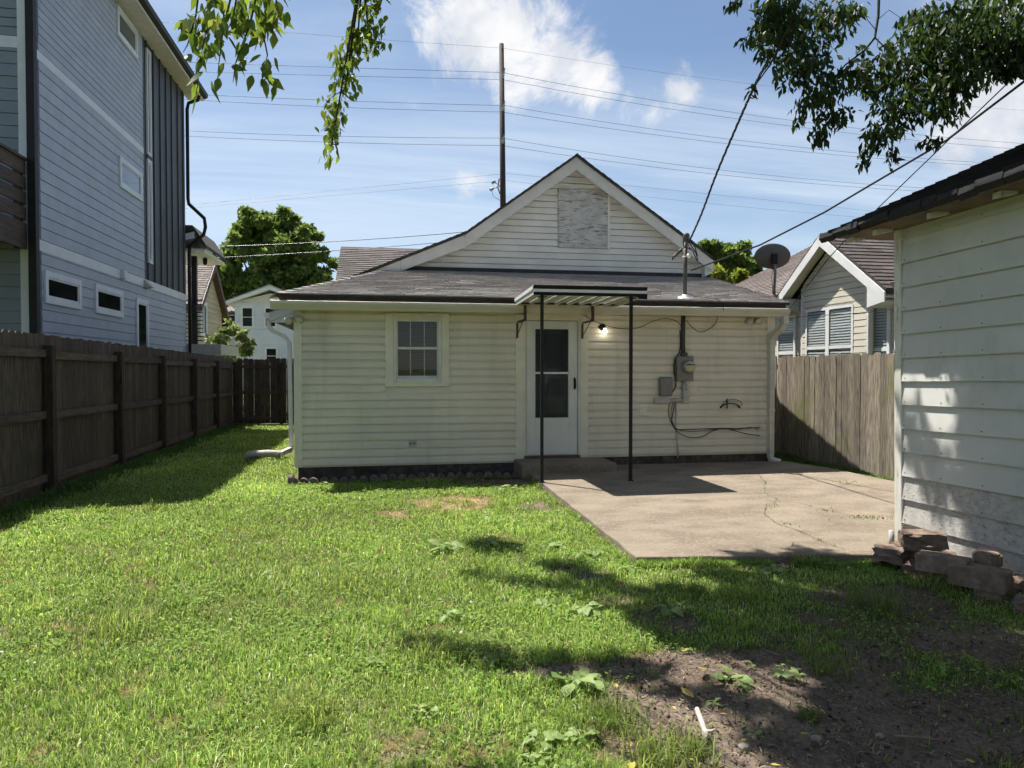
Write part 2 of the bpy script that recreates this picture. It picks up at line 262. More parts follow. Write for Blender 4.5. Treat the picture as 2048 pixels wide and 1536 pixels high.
class MB:
    def __init__(s): s.v = []; s.f = []; s.c = []
    def add(s, vs, fs, c=None):
        n = len(s.v); s.v += [tuple(x) for x in vs]; s.f += [tuple(i + n for i in f) for f in fs]
        if c is not None: s.c += [c]*len(vs)
        return s
    def box(s, x0, x1, y0, y1, z0, z1, c=None):
        return s.add([(x0, y0, z0), (x1, y0, z0), (x1, y1, z0), (x0, y1, z0), (x0, y0, z1), (x1, y0, z1), (x1, y1, z1), (x0, y1, z1)],
                     [(3, 2, 1, 0), (4, 5, 6, 7), (0, 1, 5, 4), (1, 2, 6, 5), (2, 3, 7, 6), (3, 0, 4, 7)], c)
    def prism(s, pts, off, c=None):
        n = len(pts); off = Vector(off); a = [Vector(p) for p in pts]; b = [p + off for p in a]
        return s.add(a + b, [tuple(range(n - 1, -1, -1)), tuple(range(n, 2*n))] + [(i, (i + 1) % n, n + (i + 1) % n, n + i) for i in range(n)], c)
    def obox(s, o, ax, ay, az, c=None):
        """box from corner o and three edge vectors"""
        o = Vector(o); ax = Vector(ax); ay = Vector(ay); az = Vector(az)
        v = [o, o + ax, o + ax + ay, o + ay]; v += [p + az for p in v]
        return s.add(v, [(3, 2, 1, 0), (4, 5, 6, 7), (0, 1, 5, 4), (1, 2, 6, 5), (2, 3, 7, 6), (3, 0, 4, 7)], c)
    def tube(s, pts, r, n=8, c=None, up=None, phase=0.0, flat=1.0):
        pts = [Vector(p) for p in pts]; k = len(pts); rs = r if isinstance(r, (list, tuple)) else [r]*k
        vs = []; prev = None
        for i, p in enumerate(pts):
            t = (pts[min(i + 1, k - 1)] - pts[max(i - 1, 0)]).normalized()
            if prev is None:
                a = Vector(up) if up else (Vector((0, 0, 1)) if abs(t.z) < .9 else Vector((1, 0, 0)))
            else: a = prev
            x = (a - t*a.dot(t)).normalized(); y = t.cross(x); prev = x
            for j in range(n):
                an = 2*PI*j/n + phase; vs.append(p + (x*math.cos(an) + y*math.sin(an)*flat)*rs[i])
        fs = [(i*n + j, i*n + (j + 1) % n, (i + 1)*n + (j + 1) % n, (i + 1)*n + j) for i in range(k - 1) for j in range(n)]
        fs += [tuple(range(n - 1, -1, -1)), tuple(range((k - 1)*n, k*n))]
        return s.add(vs, fs, c)
    def lathe(s, prof, cen, ax=(0, 0, 1), n=16, c=None, sy=1.0):
        ax = Vector(ax).normalized(); a = Vector((1, 0, 0)) if abs(ax.x) < .9 else Vector((0, 0, 1))
        x = (a - ax*a.dot(ax)).normalized(); y = ax.cross(x); cen = Vector(cen); vs = []
        for (r, z) in prof:
            for j in range(n):
                an = 2*PI*j/n; vs.append(cen + ax*z + (x*math.cos(an) + y*math.sin(an)*sy)*max(r, 1e-4))
        k = len(prof); fs = [(i*n + j, i*n + (j + 1) % n, (i + 1)*n + (j + 1) % n, (i + 1)*n + j) for i in range(k - 1) for j in range(n)]
        fs += [tuple(range(n - 1, -1, -1)), tuple(range((k - 1)*n, k*n))]
        return s.add(vs, fs, c)
    def mesh(s, name, m, inv=None, smooth=False, bevel=0):
        me = bpy.data.meshes.new(name); vs = s.v if inv is None else [tuple(inv @ Vector(p)) for p in s.v]
        me.from_pydata(vs, [], s.f)
        if s.c and len(s.c) == len(s.v):
            a = me.color_attributes.new('Col', 'FLOAT_COLOR', 'POINT'); a.data.foreach_set('color', np.array([(*c, 1) for c in s.c], dtype=np.float32).ravel())
        me.materials.append(m)
        if 'glass' in m.name:
            import bmesh
            bm = bmesh.new(); bm.from_mesh(me); bmesh.ops.recalc_face_normals(bm, faces=bm.faces); bm.to_mesh(me); bm.free()
        if smooth: me.polygons.foreach_set('use_smooth', [True]*len(me.polygons))
        me.update(); return me
    def build(s, name, m, parent=None, smooth=False, bevel=0.0):
        root = parent
        while root is not None and root.parent is not None: root = root.parent
        inv = WM[root].inverted() if root is not None and root in WM else None
        if parent is not None and parent.location.length > 0 and parent.parent is not None:
            inv = Matrix.Translation(-parent.location) @ (inv or Matrix())
        me = s.mesh(name, m if not isinstance(m, str) else M[m], inv, smooth)
        o = bpy.data.objects.new(name, me); col.objects.link(o); o.parent = parent
        if bevel:
            b = o.modifiers.new('Bevel', 'BEVEL'); b.width = bevel; b.segments = 2; b.limit_method = 'ANGLE'
        return o
def box(name, m, parent, x0, x1, y0, y1, z0, z1, bevel=0.0): return MB().box(x0, x1, y0, y1, z0, z1).build(name, m, parent, bevel=bevel)

_bc = {}
def board(parent, m, O, U, N, a0, a1, b0, b1, h, t, root, name='siding_board', lap=0.012, dutch=False):
    """one lapped siding board: a0..a1 along U at its foot, b0..b1 at its head, h high, t proud at the foot"""
    key = (m, tuple(U), tuple(N), round(a0, 3), round(a1, 3), round(b0, 3), round(b1, 3), round(h, 3), t, dutch)
    U_ = Vector(U); N_ = Vector(N)
    if key not in _bc:
        pr = [(0, .026), (t*.84, .026), (t*.84, .001), (t, 0), (t*.99, .006), (t*.86, h*.58), (t*.26, h*.84), (t*.16, h + lap + .02), (0, h + lap + .02)] if dutch else \
             ([(0, .026), (t*.82, .026), (t*.82, .001), (t, 0), (t*.98, .004), (t*.16, h + lap + .02), (0, h + lap + .02)] if m.startswith('garage') else [(0, .011), (t*.97, .011), (t, .013), (t*.98, .018), (t*.78, h - .001), (0, h - .001)])
        n = len(pr); vs = []
        for e in (0, 1):
            for (o, z) in pr:
                f = min(z/h, 1); a = (a0 + (b0 - a0)*f) if e == 0 else (a1 + (b1 - a1)*f)
                vs.append(U_*a + N_*o + Vector((0, 0, z)))
        fs = [tuple(range(n - 1, -1, -1)), tuple(range(n, 2*n))] + [(i, (i + 1) % n, n + (i + 1) % n, n + i) for i in range(n)]
        _bc[key] = MB().add(vs, fs).mesh(name, M[m])
    o = bpy.data.objects.new(name, _bc[key]); col.objects.link(o); o.parent = parent
    o.location = (WM[root].inverted() @ Vector(O)) if root in WM else Vector(O)
    return o

def shingles(name, parent, o, U, V, length, rows, lim, expo, tab, cols, lift=0.006, m='shing', thick=.013):
    """courses of lapped tabs on a slope: o eave corner, U along eave, V up the slope, lim(s)->(a,b) range along U at slope distance s"""
    U = Vector(U).normalized(); V = Vector(V).normalized(); Nn = U.cross(V).normalized()
    if Nn.z < 0: Nn = -Nn
    mb = MB(); rr = random.Random(sum(map(ord, name)) + 5)
    for k in range(rows):
        s0 = k*expo; s1 = s0 + expo*1.06; a, b = lim(s0 + expo*.5)
        if b - a < .02: continue
        x = a - (k % 2)*tab*.5 - rr.random()*.04; wob = rr.uniform(-.003, .003)
        while x < b:
            xa = max(x + .003, a); xb = min(x + tab - .003, b); x += tab
            if xb - xa < .01: continue
            base = rr.choice(cols); f = rr.uniform(.9, 1.1); c = tuple(q*f for q in base)
            d0 = wob + rr.uniform(-.006, .006); hh = lift + thick + rr.uniform(0, .003)
            p = [o + U*xa + V*(s0 + d0), o + U*xb + V*(s0 + d0), o + U*xb + V*s1, o + U*xa + V*s1]
            top = [p[0] + Nn*hh, p[1] + Nn*hh, p[2] + Nn*lift*.5, p[3] + Nn*lift*.5]
            mb.add([p[0], p[1]] + top, [(0, 1, 3, 2), (2, 3, 4, 5), (0, 2, 5), (1, 4, 3)], c)
    ob = mb.build(name, m, parent); ob['kind'] = 'stuff'
    return ob
def simple_window(parent, o, U, N, w, h, trim=.07, m_tr='bluew', m_gl='dglass', rail=False, name='window', proud=.03, muntins=0):
    """framed window on a wall: lower corner o of the outer trim, U along, N out"""
    o = Vector(o); U = Vector(U); N = Vector(N); Z = Vector((0, 0, 1)); f = MB()
    f.obox(o, U*w, N*proud, Z*trim); f.obox(o + Z*(h - trim), U*w, N*proud, Z*trim)
    f.obox(o + Z*trim, U*trim, N*proud, Z*(h - 2*trim)); f.obox(o + Z*trim + U*(w - trim), U*trim, N*proud, Z*(h - 2*trim))
    fr = f.build(name, m_tr, parent)
    i = trim; s = MB(); st = .035
    q = o + U*i + Z*i; w2 = w - 2*i; h2 = h - 2*i; pr = proud*.62
    s.obox(q, U*w2, N*pr, Z*st); s.obox(q + Z*(h2 - st), U*w2, N*pr, Z*st); s.obox(q + Z*st, U*st, N*pr, Z*(h2 - 2*st)); s.obox(q + Z*st + U*(w2 - st), U*st, N*pr, Z*(h2 - 2*st))
    if rail: s.obox(q + U*st + Z*(h2*.5 - .02), U*(w2 - 2*st), N*pr, Z*.04)
    s.build('frame', m_tr, fr)
    if rail:
        MB().obox(q + U*st + Z*st, U*(w2 - 2*st), N*.012, Z*(h2*.5 - .02 - st)).build('pane', m_gl, fr)
        MB().obox(q + U*st + Z*(h2*.5 + .02), U*(w2 - 2*st), N*.012, Z*(h2*.5 - .02 - st)).build('pane', m_gl, fr)
    else: MB().obox(q + U*st + Z*st, U*(w2 - 2*st), N*.012, Z*(h2 - 2*st)).build('pane', m_gl, fr)
    return fr
UX = (1, 0, 0); UY = (0, 1, 0); NY = (0, -1, 0); NX = (1, 0, 0); MX = (-1, 0, 0)

# ================================================================== ground
def vnoise(x, y, sc_, seed=0):
    r = np.random.default_rng(seed); T = r.random((64, 64)); x = np.asarray(x)/sc_; y = np.asarray(y)/sc_
    i = np.floor(x).astype(int); j = np.floor(y).astype(int); fx = x - i; fy = y - j
    fx = fx*fx*(3 - 2*fx); fy = fy*fy*(3 - 2*fy); g = lambda a, b: T[a % 64, b % 64]
    return (g(i, j)*(1 - fx) + g(i + 1, j)*fx)*(1 - fy) + (g(i, j + 1)*(1 - fx) + g(i + 1, j + 1)*fx)*fy
def gz(x, y):
    n = (vnoise(x, y, 1.3, 1) - .5)*.035 + (vnoise(x, y, .35, 2) - .5)*.014
    w = np.clip((16 - np.abs(np.asarray(y) - 10))/4, 0, 1)*np.clip((8 - np.abs(x))/2, 0, 1)
    return n*w
def ell(u, v, ru, rv, k=1.0):
    p = P(u, v, Z=0); d = (p - CAM).length; a = ru*d/F; b = max(rv*d*d/(F*1.56), .04)
    return (p.x, p.y, a, b, k)
SOIL = [ell(1560, 1425, 330, 110, .92), ell(1360, 1335, 170, 28, .8), ell(1770, 1200, 120, 26, .75), ell(1330, 1240, 70, 22, .6), ell(1130, 1345, 120, 12, .8),
        ell(1850, 1420, 230, 110, .55), ell(1880, 1280, 170, 60, .55), ell(1640, 1265, 160, 34, .45), ell(1240, 1050, 40, 30, .5), ell(985, 963, 80, 10, .75), ell(1150, 1150, 60, 14, .45), ell(1210, 985, 40, 16, .5),
        ell(1260, 1110, 30, 10, .6), ell(1480, 1135, 160, 8, .45), ell(1000, 1175, 60, 10, .3), ell(1900, 1150, 80, 24, .7), ell(1230, 1200, 40, 12, .5),
        ell(1320, 1490, 110, 50, .7), ell(1150, 955, 60, 8, .5), ell(1090, 1010, 50, 14, .35)]
STRAW = [ell(905, 1006, 88, 14, .85), ell(790, 1030, 45, 7, .5), ell(770, 978, 25, 5, .35)]
def field(lst, x, y):
    s = np.zeros_like(x)
    for (cx, cy, a, b, k) in lst:
        q = ((x - cx)/a)**2 + ((y - cy)/b)**2; s = np.maximum(s, k*np.clip(1.45 - q, 0, 1))
    return s
def soil(x, y):
    n = vnoise(x, y, .22, 5)*.6 + vnoise(x, y, .08, 6)*.4
    return np.clip((field(SOIL, x, y) + (n - .5)*.9 - .18)*2.2, 0, 1)
def straw(x, y):
    n = vnoise(x, y, .15, 8)*.6 + vnoise(x, y, .05, 18)*.4
    return np.clip((field(STRAW, x, y) + (n - .5)*1.1 - .2)*1.5, 0, 1)
def ground():
    def axis(lo, hi, st, far):
        a = list(np.arange(lo, hi + st*.5, st)); k = 1.0; x = hi
        while x < far: x += st*2*k; a.append(x); k *= 1.5
        k = 1.0; x = lo; b = []
        while x > -far: x -= st*2*k; b.append(x); k *= 1.5
        return np.array(b[::-1] + a)
    xs = axis(-4.6, 7.6, .06, 1500); ys = axis(1.0, 12.0, .06, 1500); nx, ny = len(xs), len(ys)
    X, Y = np.meshgrid(xs, ys); x = X.ravel(); y = Y.ravel(); z = gz(x, y)
    sl = soil(x, y); st = straw(x, y)
    z = z + sl*(vnoise(x, y, .09, 9) - .5)*.02*(np.abs(x) < 5)
    bed = ((y > 9.98) & (y < 10.6) & (x > -1.3) & (x < 2.1)).astype(float); sl = np.maximum(sl, bed*.95)
    me = bpy.data.meshes.new('ground'); me.vertices.add(nx*ny); me.vertices.foreach_set('co', np.stack([x, y, z], 1).astype(np.float32).ravel())
    i = np.arange(ny - 1)[:, None]*nx + np.arange(nx - 1)[None, :]; q = np.stack([i, i + 1, i + 1 + nx, i + nx], -1).reshape(-1, 4)
    me.loops.add(q.size); me.polygons.add(len(q)); me.loops.foreach_set('vertex_index', q.ravel().astype(np.int32)); me.polygons.foreach_set('loop_start', np.arange(0, q.size, 4, dtype=np.int32))
    me.update(); me.validate()
    yard = ((y < 24) & (np.abs(x) < 12)).astype(float)
    n1 = vnoise(x, y, .12, 3)[:, None]; n2 = vnoise(x, y, .7, 4)[:, None]
    th = np.array([.085, .10, .032])*(1 - n1) + np.array([.12, .14, .045])*n1
    so_ = np.array([.115, .087, .068])*(1 - n1) + np.array([.20, .157, .125])*n1
    so_ = so_*(.85 + .3*n2); sw = np.array([.27, .20, .11])*(.7 + .6*n1)
    c = th*(1 - sl[:, None]) + so_*sl[:, None]; c = c*(1 - st[:, None]) + sw*st[:, None]
    bd = bed[:, None]; c = c*(1 - bd) + (np.array([.075, .045, .035])*(.5 + n1))*bd
    a = me.color_attributes.new('Col', 'FLOAT_COLOR', 'POINT'); a.data.foreach_set('color', np.concatenate([c, np.ones((len(c), 1))], 1).astype(np.float32).ravel())
    me.polygons.foreach_set('use_smooth', [True]*len(me.polygons))
    me.materials.append(mat('soil and thatch', (1.25, 1.2, 1.15), (.65, .66, .68), rough=.95, scale=38, attr='Col', bump=1.0, bscale=70, spec=.15, lo=.3, hi=.7))
    o = bpy.data.objects.new('ground', me); col.objects.link(o); o['kind'] = 'structure'
ground()

# ------------------------------------------------------------------ patio
PT = 0.085
def patio():
    A = P(1058, 944, Z=PT); B = P(1270, 1115, Z=PT); C_ = P(1760, 1109, Z=PT)
    pts = [(A.x, 10.46), (A.x - .01, 9.95), (B.x + .02, B.y + .02), (C_.x, C_.y), (4.62, C_.y - .03), (4.62, 5.62), (6.55, 5.62), (6.62, 8.2), (6.55, 9.6), (6.3, 10.46)]
    # wobble the visible edges a little
    out = []
    rr = random.Random(3)
    for (a, b), (c, d) in zip(pts, pts[1:] + pts[:1]):
        n = max(1, int(math.hypot(c - a, d - b)/.25))
        for k in range(n):
            t = k/n; w = .012 if 0 < k else 0
            out.append((a + (c - a)*t + rr.uniform(-w, w), b + (d - b)*t + rr.uniform(-w, w)))
    mb = MB(); mb.prism([(x, y, -.1) for x, y in out], (0, 0, PT + .1))
    o = mb.build('patio', 'concrete'); o['kind'] = 'structure'
    b = o.modifiers.new('Bevel', 'BEVEL'); b.width = .012; b.segments = 2; b.limit_method = 'ANGLE'
    cracks = [[(1515, 948), (1530, 965), (1528, 985), (1560, 1002)], [(1545, 1003), (1600, 1006), (1640, 1018), (1700, 1030), (1785, 1046)],
              [(1532, 1008), (1530, 1030), (1560, 1050), (1600, 1063), (1650, 1085), (1690, 1100)], [(1672, 976), (1700, 966), (1718, 959)], [(1575, 1100), (1590, 1085)], [(1360, 1000), (1420, 1003)]]
    cw = []
    for k, c in enumerate(cracks):
        q = [P(u, v, Z=PT) for u, v in c]; pl = []
        for a, b in zip(q, q[1:]):
            n = max(2, int((b - a).length/.05))
            for i in range(n): pl.append(a.lerp(b, i/n) + Vector((rr.uniform(-.012, .012), rr.uniform(-.018, .018), 0)))
        pl.append(q[-1]); m2 = MB(); vs = []; cw += pl
        for i, p in enumerate(pl):
            t = (pl[min(i + 1, len(pl) - 1)] - pl[max(i - 1, 0)]).normalized(); s = Vector((-t.y, t.x, 0))*rr.uniform(.001, .0045)
            vs += [p + s + Vector((0, 0, .003)), p - s + Vector((0, 0, .003))]
        m2.add(vs, [(2*i, 2*i + 1, 2*i + 3, 2*i + 2) for i in range(len(pl) - 1)]); m2.build('crack', 'crack', o)
    return cw
CRACKS = patio()
step = tag(box('doorstep', 'concrete', None, 1.93, 3.32, 9.80, 10.47, -.02, .205, bevel=.015), 'low concrete doorstep slab in front of the white storm door', 'doorstep')

# ================================================================== bungalow
HY = 10.5
def bungalow():
    H = thing('bungalow', 'cream sided single storey bungalow with a lean-to addition and white gable', 'house', (2.4, 10.5, 0))
    XL, XR = -1.22, 6.18
    wx0, wx1 = P(770, 700, Y=HY).x, P(898, 700, Y=HY).x          # window trim
    wz0, wz1 = 1.305, 2.375
    gx0, gx1, gz0, gz1 = wx0 + .12, wx1 - .11, 1.36, 2.335       # opening
    dx0, dx1 = 2.085, 2.965; dz0, dz1 = .26, 2.33
    w = MB()
    for (a, b, c, d) in [(XL, gx0, .15, 2.44), (gx0, gx1, .15, gz0), (gx0, gx1, gz1, 2.44), (gx1, dx0, .15, 2.44), (dx0, dx1, .15, dz0), (dx0, dx1, dz1, 2.44), (dx1, XR, .2, 2.44)]:
        w.box(a, b, HY, HY + .14, c, d)
    w.box(XL, XL + .14, HY + .14, 13.2, .15, 2.44); w.box(XR - .14, XR, HY + .14, 13.2, .15, 2.44)
    wall = w.build('wall', 'cream', H)
    # ceiling and back room wall keep the inside dark
    box('ceiling', 'room', H, XL + .14, XR - .14, HY + .14, 13.15, 2.40, 2.438)
    box('room_wall', 'room', H, XL + .14, XR - .14, 12.4, 12.5, .1, 2.4)
    # siding courses
    ex = .1168; sj = random.Random(44)
    def course(xa, xb, zb, zt):
        k = 0; z = zb
        while z < zt - .01:
            h = min(ex, zt - z)
            segs = [(xa, xb)]
            if z + h > wz0 and z < wz1 and xa < wx0 < xb: segs = [(xa, wx0 + .01), (wx1 - .01, xb)]
            for a, b in segs:
                cut = sj.uniform(a + .4, b - .4) if (b - a > 1.6 and sj.random() < .4) else None
                for a2, b2 in ([(a, b)] if cut is None else [(a, cut - .0015), (cut + .0015, b)]):
                    board(wall, 'cream', (a2, HY, z + sj.uniform(-.0015, .0015)), UX, NY, 0, b2 - a2, 0, b2 - a2, h, .030, H, dutch=True)
            z += ex
    course(XL + .08, 1.975, .18, 2.40); course(3.075, XR - .12, .238, 2.40)
    for (a, b, z) in [(XL - .02, XL + .085, .165), (XR - .125, XR + .015, .22)]:
        c = box('corner_trim', 'trimc', H, a, b, HY - .034, HY + .005, z, 2.41, bevel=.004)
    box('corner_trim', 'trimw', H, XL - .028, XL - .001, HY - .005, HY + .11, .165, 2.41)
    # foundation blocks
    x = XL + .02; k = 0
    while x < XR - .02:
        x1 = min(x + .395, XR - .02); box('foundation_block', 'found', H, x, x1 - .008, HY + .035, HY + .2, -.05, (.175 if x < 2.5 else .235)); x = x1
    # window
    wn = MB()
    for a, b, c, d in [(wx0, gx0, wz0, wz1), (gx1, wx1, wz0, wz1), (gx0, gx1, wz0, gz0), (gx0, gx1, gz1, wz1)]: wn.box(a, b, HY - .036, HY + .002, c, d)
    win = wn.build('window', 'trimc', H, bevel=.004)
    fr = MB(); iw = .045
    fr.box(gx0, gx0 + iw, HY - .02, HY + .06, gz0, gz1); fr.box(gx1 - iw, gx1, HY - .02, HY + .06, gz0, gz1)
    fr.box(gx0 + iw, gx1 - iw, HY - .02, HY + .06, gz1 - .05, gz1); fr.box(gx0 + iw, gx1 - iw, HY - .035, HY + .06, gz0, gz0 + .065)
    fr.build('frame', 'trimw', win, bevel=.003)
    ax0, ax1, az0, az1 = gx0 + iw, gx1 - iw, gz0 + .065, gz1 - .05; zm = (az0 + az1)/2 + .01
    sa = MB(); t = .022
    for (y, c, d) in [(HY + .012, zm - .018, az1), (HY + .03, az0, zm + .018)]:
        sa.box(ax0, ax0 + t, y, y + .018, c, d); sa.box(ax1 - t, ax1, y, y + .018, c, d); sa.box(ax0 + t, ax1 - t, y, y + .018, c, c + .036); sa.box(ax0 + t, ax1 - t, y, y + .018, d - .028, d)
    sa.build('sash', 'trimw', win)
    for (y, c, d) in [(HY + .02, zm + .018, az1 - .028), (HY + .038, az0 + .036, zm - .018)]:
        MB().box(ax0 + t, ax1 - t, y, y + .004, c, d).build('pane', 'glass', win)
    for i in (1, 2):
        for (c, d) in [(zm + .018, az1 - .028), (az0 + .036, zm - .018)]:
            xx = ax0 + (ax1 - ax0)*i/3; box('muntin', 'greyp', win, xx - .008, xx + .008, HY + .045, HY + .055, c, d)
    z = az0 + .02; rr = random.Random(4)
    while z < az1 - .02:
        MB().obox((ax0 + .01, HY + .082, z), (ax1 - ax0 - .02, 0, rr.uniform(-.002, .002)), (0, .022, .011), (0, .0006, .0015)).build('blind_slat', 'blind', win); z += .0245
    # storm door with its casing
    cs = MB(); cs.box(1.955, 2.088, HY - .036, HY + .01, .21, 2.37); cs.box(2.962, 3.085, HY - .036, HY + .01, .21, 2.37); cs.box(2.088, 2.962, HY - .036, HY + .01, 2.325, 2.40)
    cs.build('door_casing', 'trimc', H, bevel=.004)
    jm = MB(); jm.box(2.088, 2.118, HY - .022, HY + .1, .21, 2.325); jm.box(2.932, 2.962, HY - .022, HY + .1, .21, 2.325); jm.box(2.118, 2.932, HY - .022, HY + .1, 2.295, 2.325); jm.build('door_jamb', 'trimw', H)
    box('threshold', 'fasciab', H, 2.09, 2.96, HY - .04, HY + .12, .2, .25)
    a0, a1, b0, b1 = 2.126, 2.924, .262, 2.288; px0, px1, pz0, pz1 = 2.262, 2.780, .82, 2.165; dy = HY - .008
    d = MB(); d.box(a0, px0, dy, dy + .035, b0, b1); d.box(px1, a1, dy, dy + .035, b0, b1); d.box(px0, px1, dy, dy + .035, b0, pz0); d.box(px0, px1, dy, dy + .035, pz1, b1)
    door = d.build('door', 'doorw', H, bevel=.003)
    rm = MB(); e = .018
    rm.box(px0 - e, px0, dy - .008, dy, pz0 - e, pz1 + e); rm.box(px1, px1 + e, dy - .008, dy, pz0 - e, pz1 + e); rm.box(px0, px1, dy - .008, dy, pz0 - e, pz0); rm.box(px0, px1, dy - .008, dy, pz1, pz1 + e); rm.build('pane_trim', 'doorw', door)
    zm2 = 1.50; box('pane', 'glass', door, px0, px1, dy + .012, dy + .016, pz0, zm2 - .014); box('pane', 'glass', door, px0, px1, dy + .018, dy + .022, zm2 + .014, pz1); box('rail', 'whitem', door, px0, px1, dy + .004, dy + .026, zm2 - .014, zm2 + .014)
    h = MB(); h.box(2.862, 2.892, dy - .006, dy, 1.25, 1.43); h.tube([(2.877, dy - .006, 1.41), (2.877, dy - .045, 1.40), (2.879, dy - .05, 1.34), (2.886, dy - .045, 1.27)], [.008, .011, .011, .007], 8); h.build('handle', 'blackp', door)
    inn = MB(); inn.box(2.118, 2.932, HY + .1, HY + .13, .25, 2.32); inn.build('inner_door', mat('inner door', (.022, .021, .02), (.015, .014, .013), rough=.6), H)
    box('inner_panel', 'dark', H, 2.30, 2.74, HY + .094, HY + .0995, 1.15, 2.1)
    # eave: soffit, fascia, gutter
    box('soffit', 'trimc', H, XL - .16, XR + .03, 10.225, HY, 2.402, 2.425)
    box('fascia', 'fasciab', H, -1.40, 6.22, 10.205, 10.235, 2.46, 2.575)
    prof = [(10.20, 2.49), (10.20, 2.375), (10.135, 2.375), (10.125, 2.395), (10.105, 2.42), (10.075, 2.455), (10.07, 2.49), (10.078, 2.497), (10.078, 2.470), (10.19, 2.40), (10.19, 2.49)]
    g = MB(); g.prism([(-1.50, y, z) for y, z in prof], (7.72, 0, 0)); g.build('gutter', 'gutter', H)
    cap = MB()
    for xx in (-1.505, 6.215): cap.prism([(xx, y, z) for y, z in prof[:8]], (.006, 0, 0))
    cap.build('gutter_cap', 'gutter', H)
    # right downspout
    ds = MB(); xx = 6.10
    ds.tube([(xx + .06, 10.13, 2.39), (xx + .06, 10.13, 2.28), (xx + .04, 10.20, 2.20), (xx, 10.40, 2.08), (xx, 10.425, 2.0), (xx, 10.425, .16), (xx + .01, 10.40, .105), (xx + .10, 10.30, .075)], .058, 4, up=(1, 0, 0), phase=PI/4)
    dsp = ds.build('downspout', 'gutter', H)
    for z in (2.0, .9): box('strap', 'gutter', dsp, xx - .052, xx + .052, 10.375, 10.475, z - .018, z + .018)
    # addition roof
    E0, E1 = Vector((-1.43, 10.13, 2.585)), Vector((6.24, 10.13, 2.585)); T0, T1 = Vector((.08, 13.22, 3.37)), Vector((6.42, 13.22, 3.37))
    rf = MB(); rf.prism([E0, E1, T1, T0], (0, 0, -.03)); rf.prism([E0 + Vector((0, 0, -.001)), T0 + Vector((0, 0, -.001)), Vector((-1.43, 13.22, 2.584))], (0, 0, -.03))
    roof = rf.build('roof', 'roofdk', H)
    V = Vector((0, 3.09, .785)); Ls = V.length; V.normalize()
    cols = [(.42, .395, .375), (.39, .365, .35), (.45, .425, .40), (.37, .345, .33), (.41, .385, .36)]
    def lim(s): f = s/Ls; return (1.51*f, 7.67 + .18*f)
    shingles('shingle_courses', roof, E0 + Vector((0, 0, .004)), UX, V, 7.67, int(Ls/.132), lim, .132, .29, cols)
    hd = (T0 - E0); n = 17; sid = Vector((hd.y, -hd.x, 0)).normalized()
    cm_ = {}
    for k in range(n):
        p0 = E0 + hd*(k/n) + Vector((0, 0, .018)); p1 = E0 + hd*((k + 1.1)/n) + Vector((0, 0, .008))
        m2 = MB(); a = sid*.115 + Vector((0, 0, -.014)); b = -sid*.115 + Vector((0, 0, -.075))
        up = Vector((0, 0, .007)); m2.add([p0 + a, p0, p0 + b, p1 + a, p1, p1 + b, p0 + a + up, p0 + up, p0 + b + up, p1 + a, p1 + up*.2, p1 + b], [(0, 1, 7, 6), (1, 2, 8, 7), (6, 7, 10, 9), (7, 8, 11, 10), (0, 6, 9, 3), (2, 5, 11, 8)], tuple(q*random.uniform(.75, 1.1) for q in random.choice(cols)))
        m2.build('hip_cap', 'shing', roof)
    # main gable behind the addition
    GY = 13.2; RY = 12.96
    pk = P(1153, 309, Y=RY); kn = P(932, 464, Y=RY); lo = P(676, 565, Y=RY); rt = P(1427, 516, Y=RY)
    sl = (kn.z - lo.z)/(kn.x - lo.x); lx = -1.95; lz = kn.z - sl*(kn.x - lx)
    top = lambda x: (pk.z - (pk.z - rt.z)/(rt.x - pk.x)*(x - pk.x)) if x > pk.x else (pk.z - (pk.z - kn.z)/(pk.x - kn.x)*(pk.x - x)) if x > kn.x else kn.z - sl*(kn.x - x)
    box('main_wall', 'cream', H, -1.56, XR, GY + .10, 20.8, .1, 2.55)
    gb = MB(); gb.prism([(-1.56, GY + .005, 2.4), (XR, GY + .005, 2.4), (XR, GY + .005, top(XR) - .05), (pk.x, GY + .005, pk.z - .06), (kn.x, GY + .005, kn.z - .06), (-1.56, GY + .005, top(-1.56) - .06)], (0, .12, 0))
    gw = gb.build('gable_wall', 'gablew', H)
    gx = .1205; z = 3.40
    bx0, bx1, bz0, bz1 = P(1115, 440, Y=GY).x, P(1217, 440, Y=GY).x, P(1160, 497, Y=GY).z, P(1160, 380, Y=GY).z
    def xlim(z):
        # inside the rakes at height z (a little under the roof line)
        zt = z + .10
        xr_ = min(XR, pk.x + (pk.z - zt)/((pk.z - rt.z)/(rt.x - pk.x)))
        xl_ = pk.x - (pk.z - zt)/((pk.z - kn.z)/(pk.x - kn.x))
        if xl_ < kn.x: xl_ = kn.x - (kn.z - zt)/sl
        return max(xl_, -1.5), xr_
    while z < pk.z - .25:
        a0_, a1_ = xlim(z); b0_, b1_ = xlim(z + gx)
        if b1_ - b0_ < .03: break
        if z + gx > bz0 + .04 and z < bz1 - .04:
            board(gw, 'gablew', (0, GY, z), UX, NY, a0_, bx0 + .02, b0_, bx0 + .02, gx, .038, H); board(gw, 'gablew', (0, GY, z), UX, NY, bx1 - .02, a1_, bx1 - .02, b1_, gx, .038, H)
        else: board(gw, 'gablew', (0, GY, z), UX, NY, a0_, a1_, b0_, b1_, gx, .038, H)
        z += gx
    box('corner_trim', 'trimw', H, XR - .09, XR + .01, GY - .05, GY, 3.38, 3.62)
    pn = box('boarded_opening', 'ply', H, bx0, bx1, GY - .065, GY - .012, bz0, bz1, bevel=.004); tag(pn, 'square plywood panel with peeling white paint')
    box('panel_edge', 'trimw', pn, bx1 - .035, bx1 + .008, GY - .072, GY - .012, bz0 - .004, bz1 - .004)
    # rake boards
    W = .235
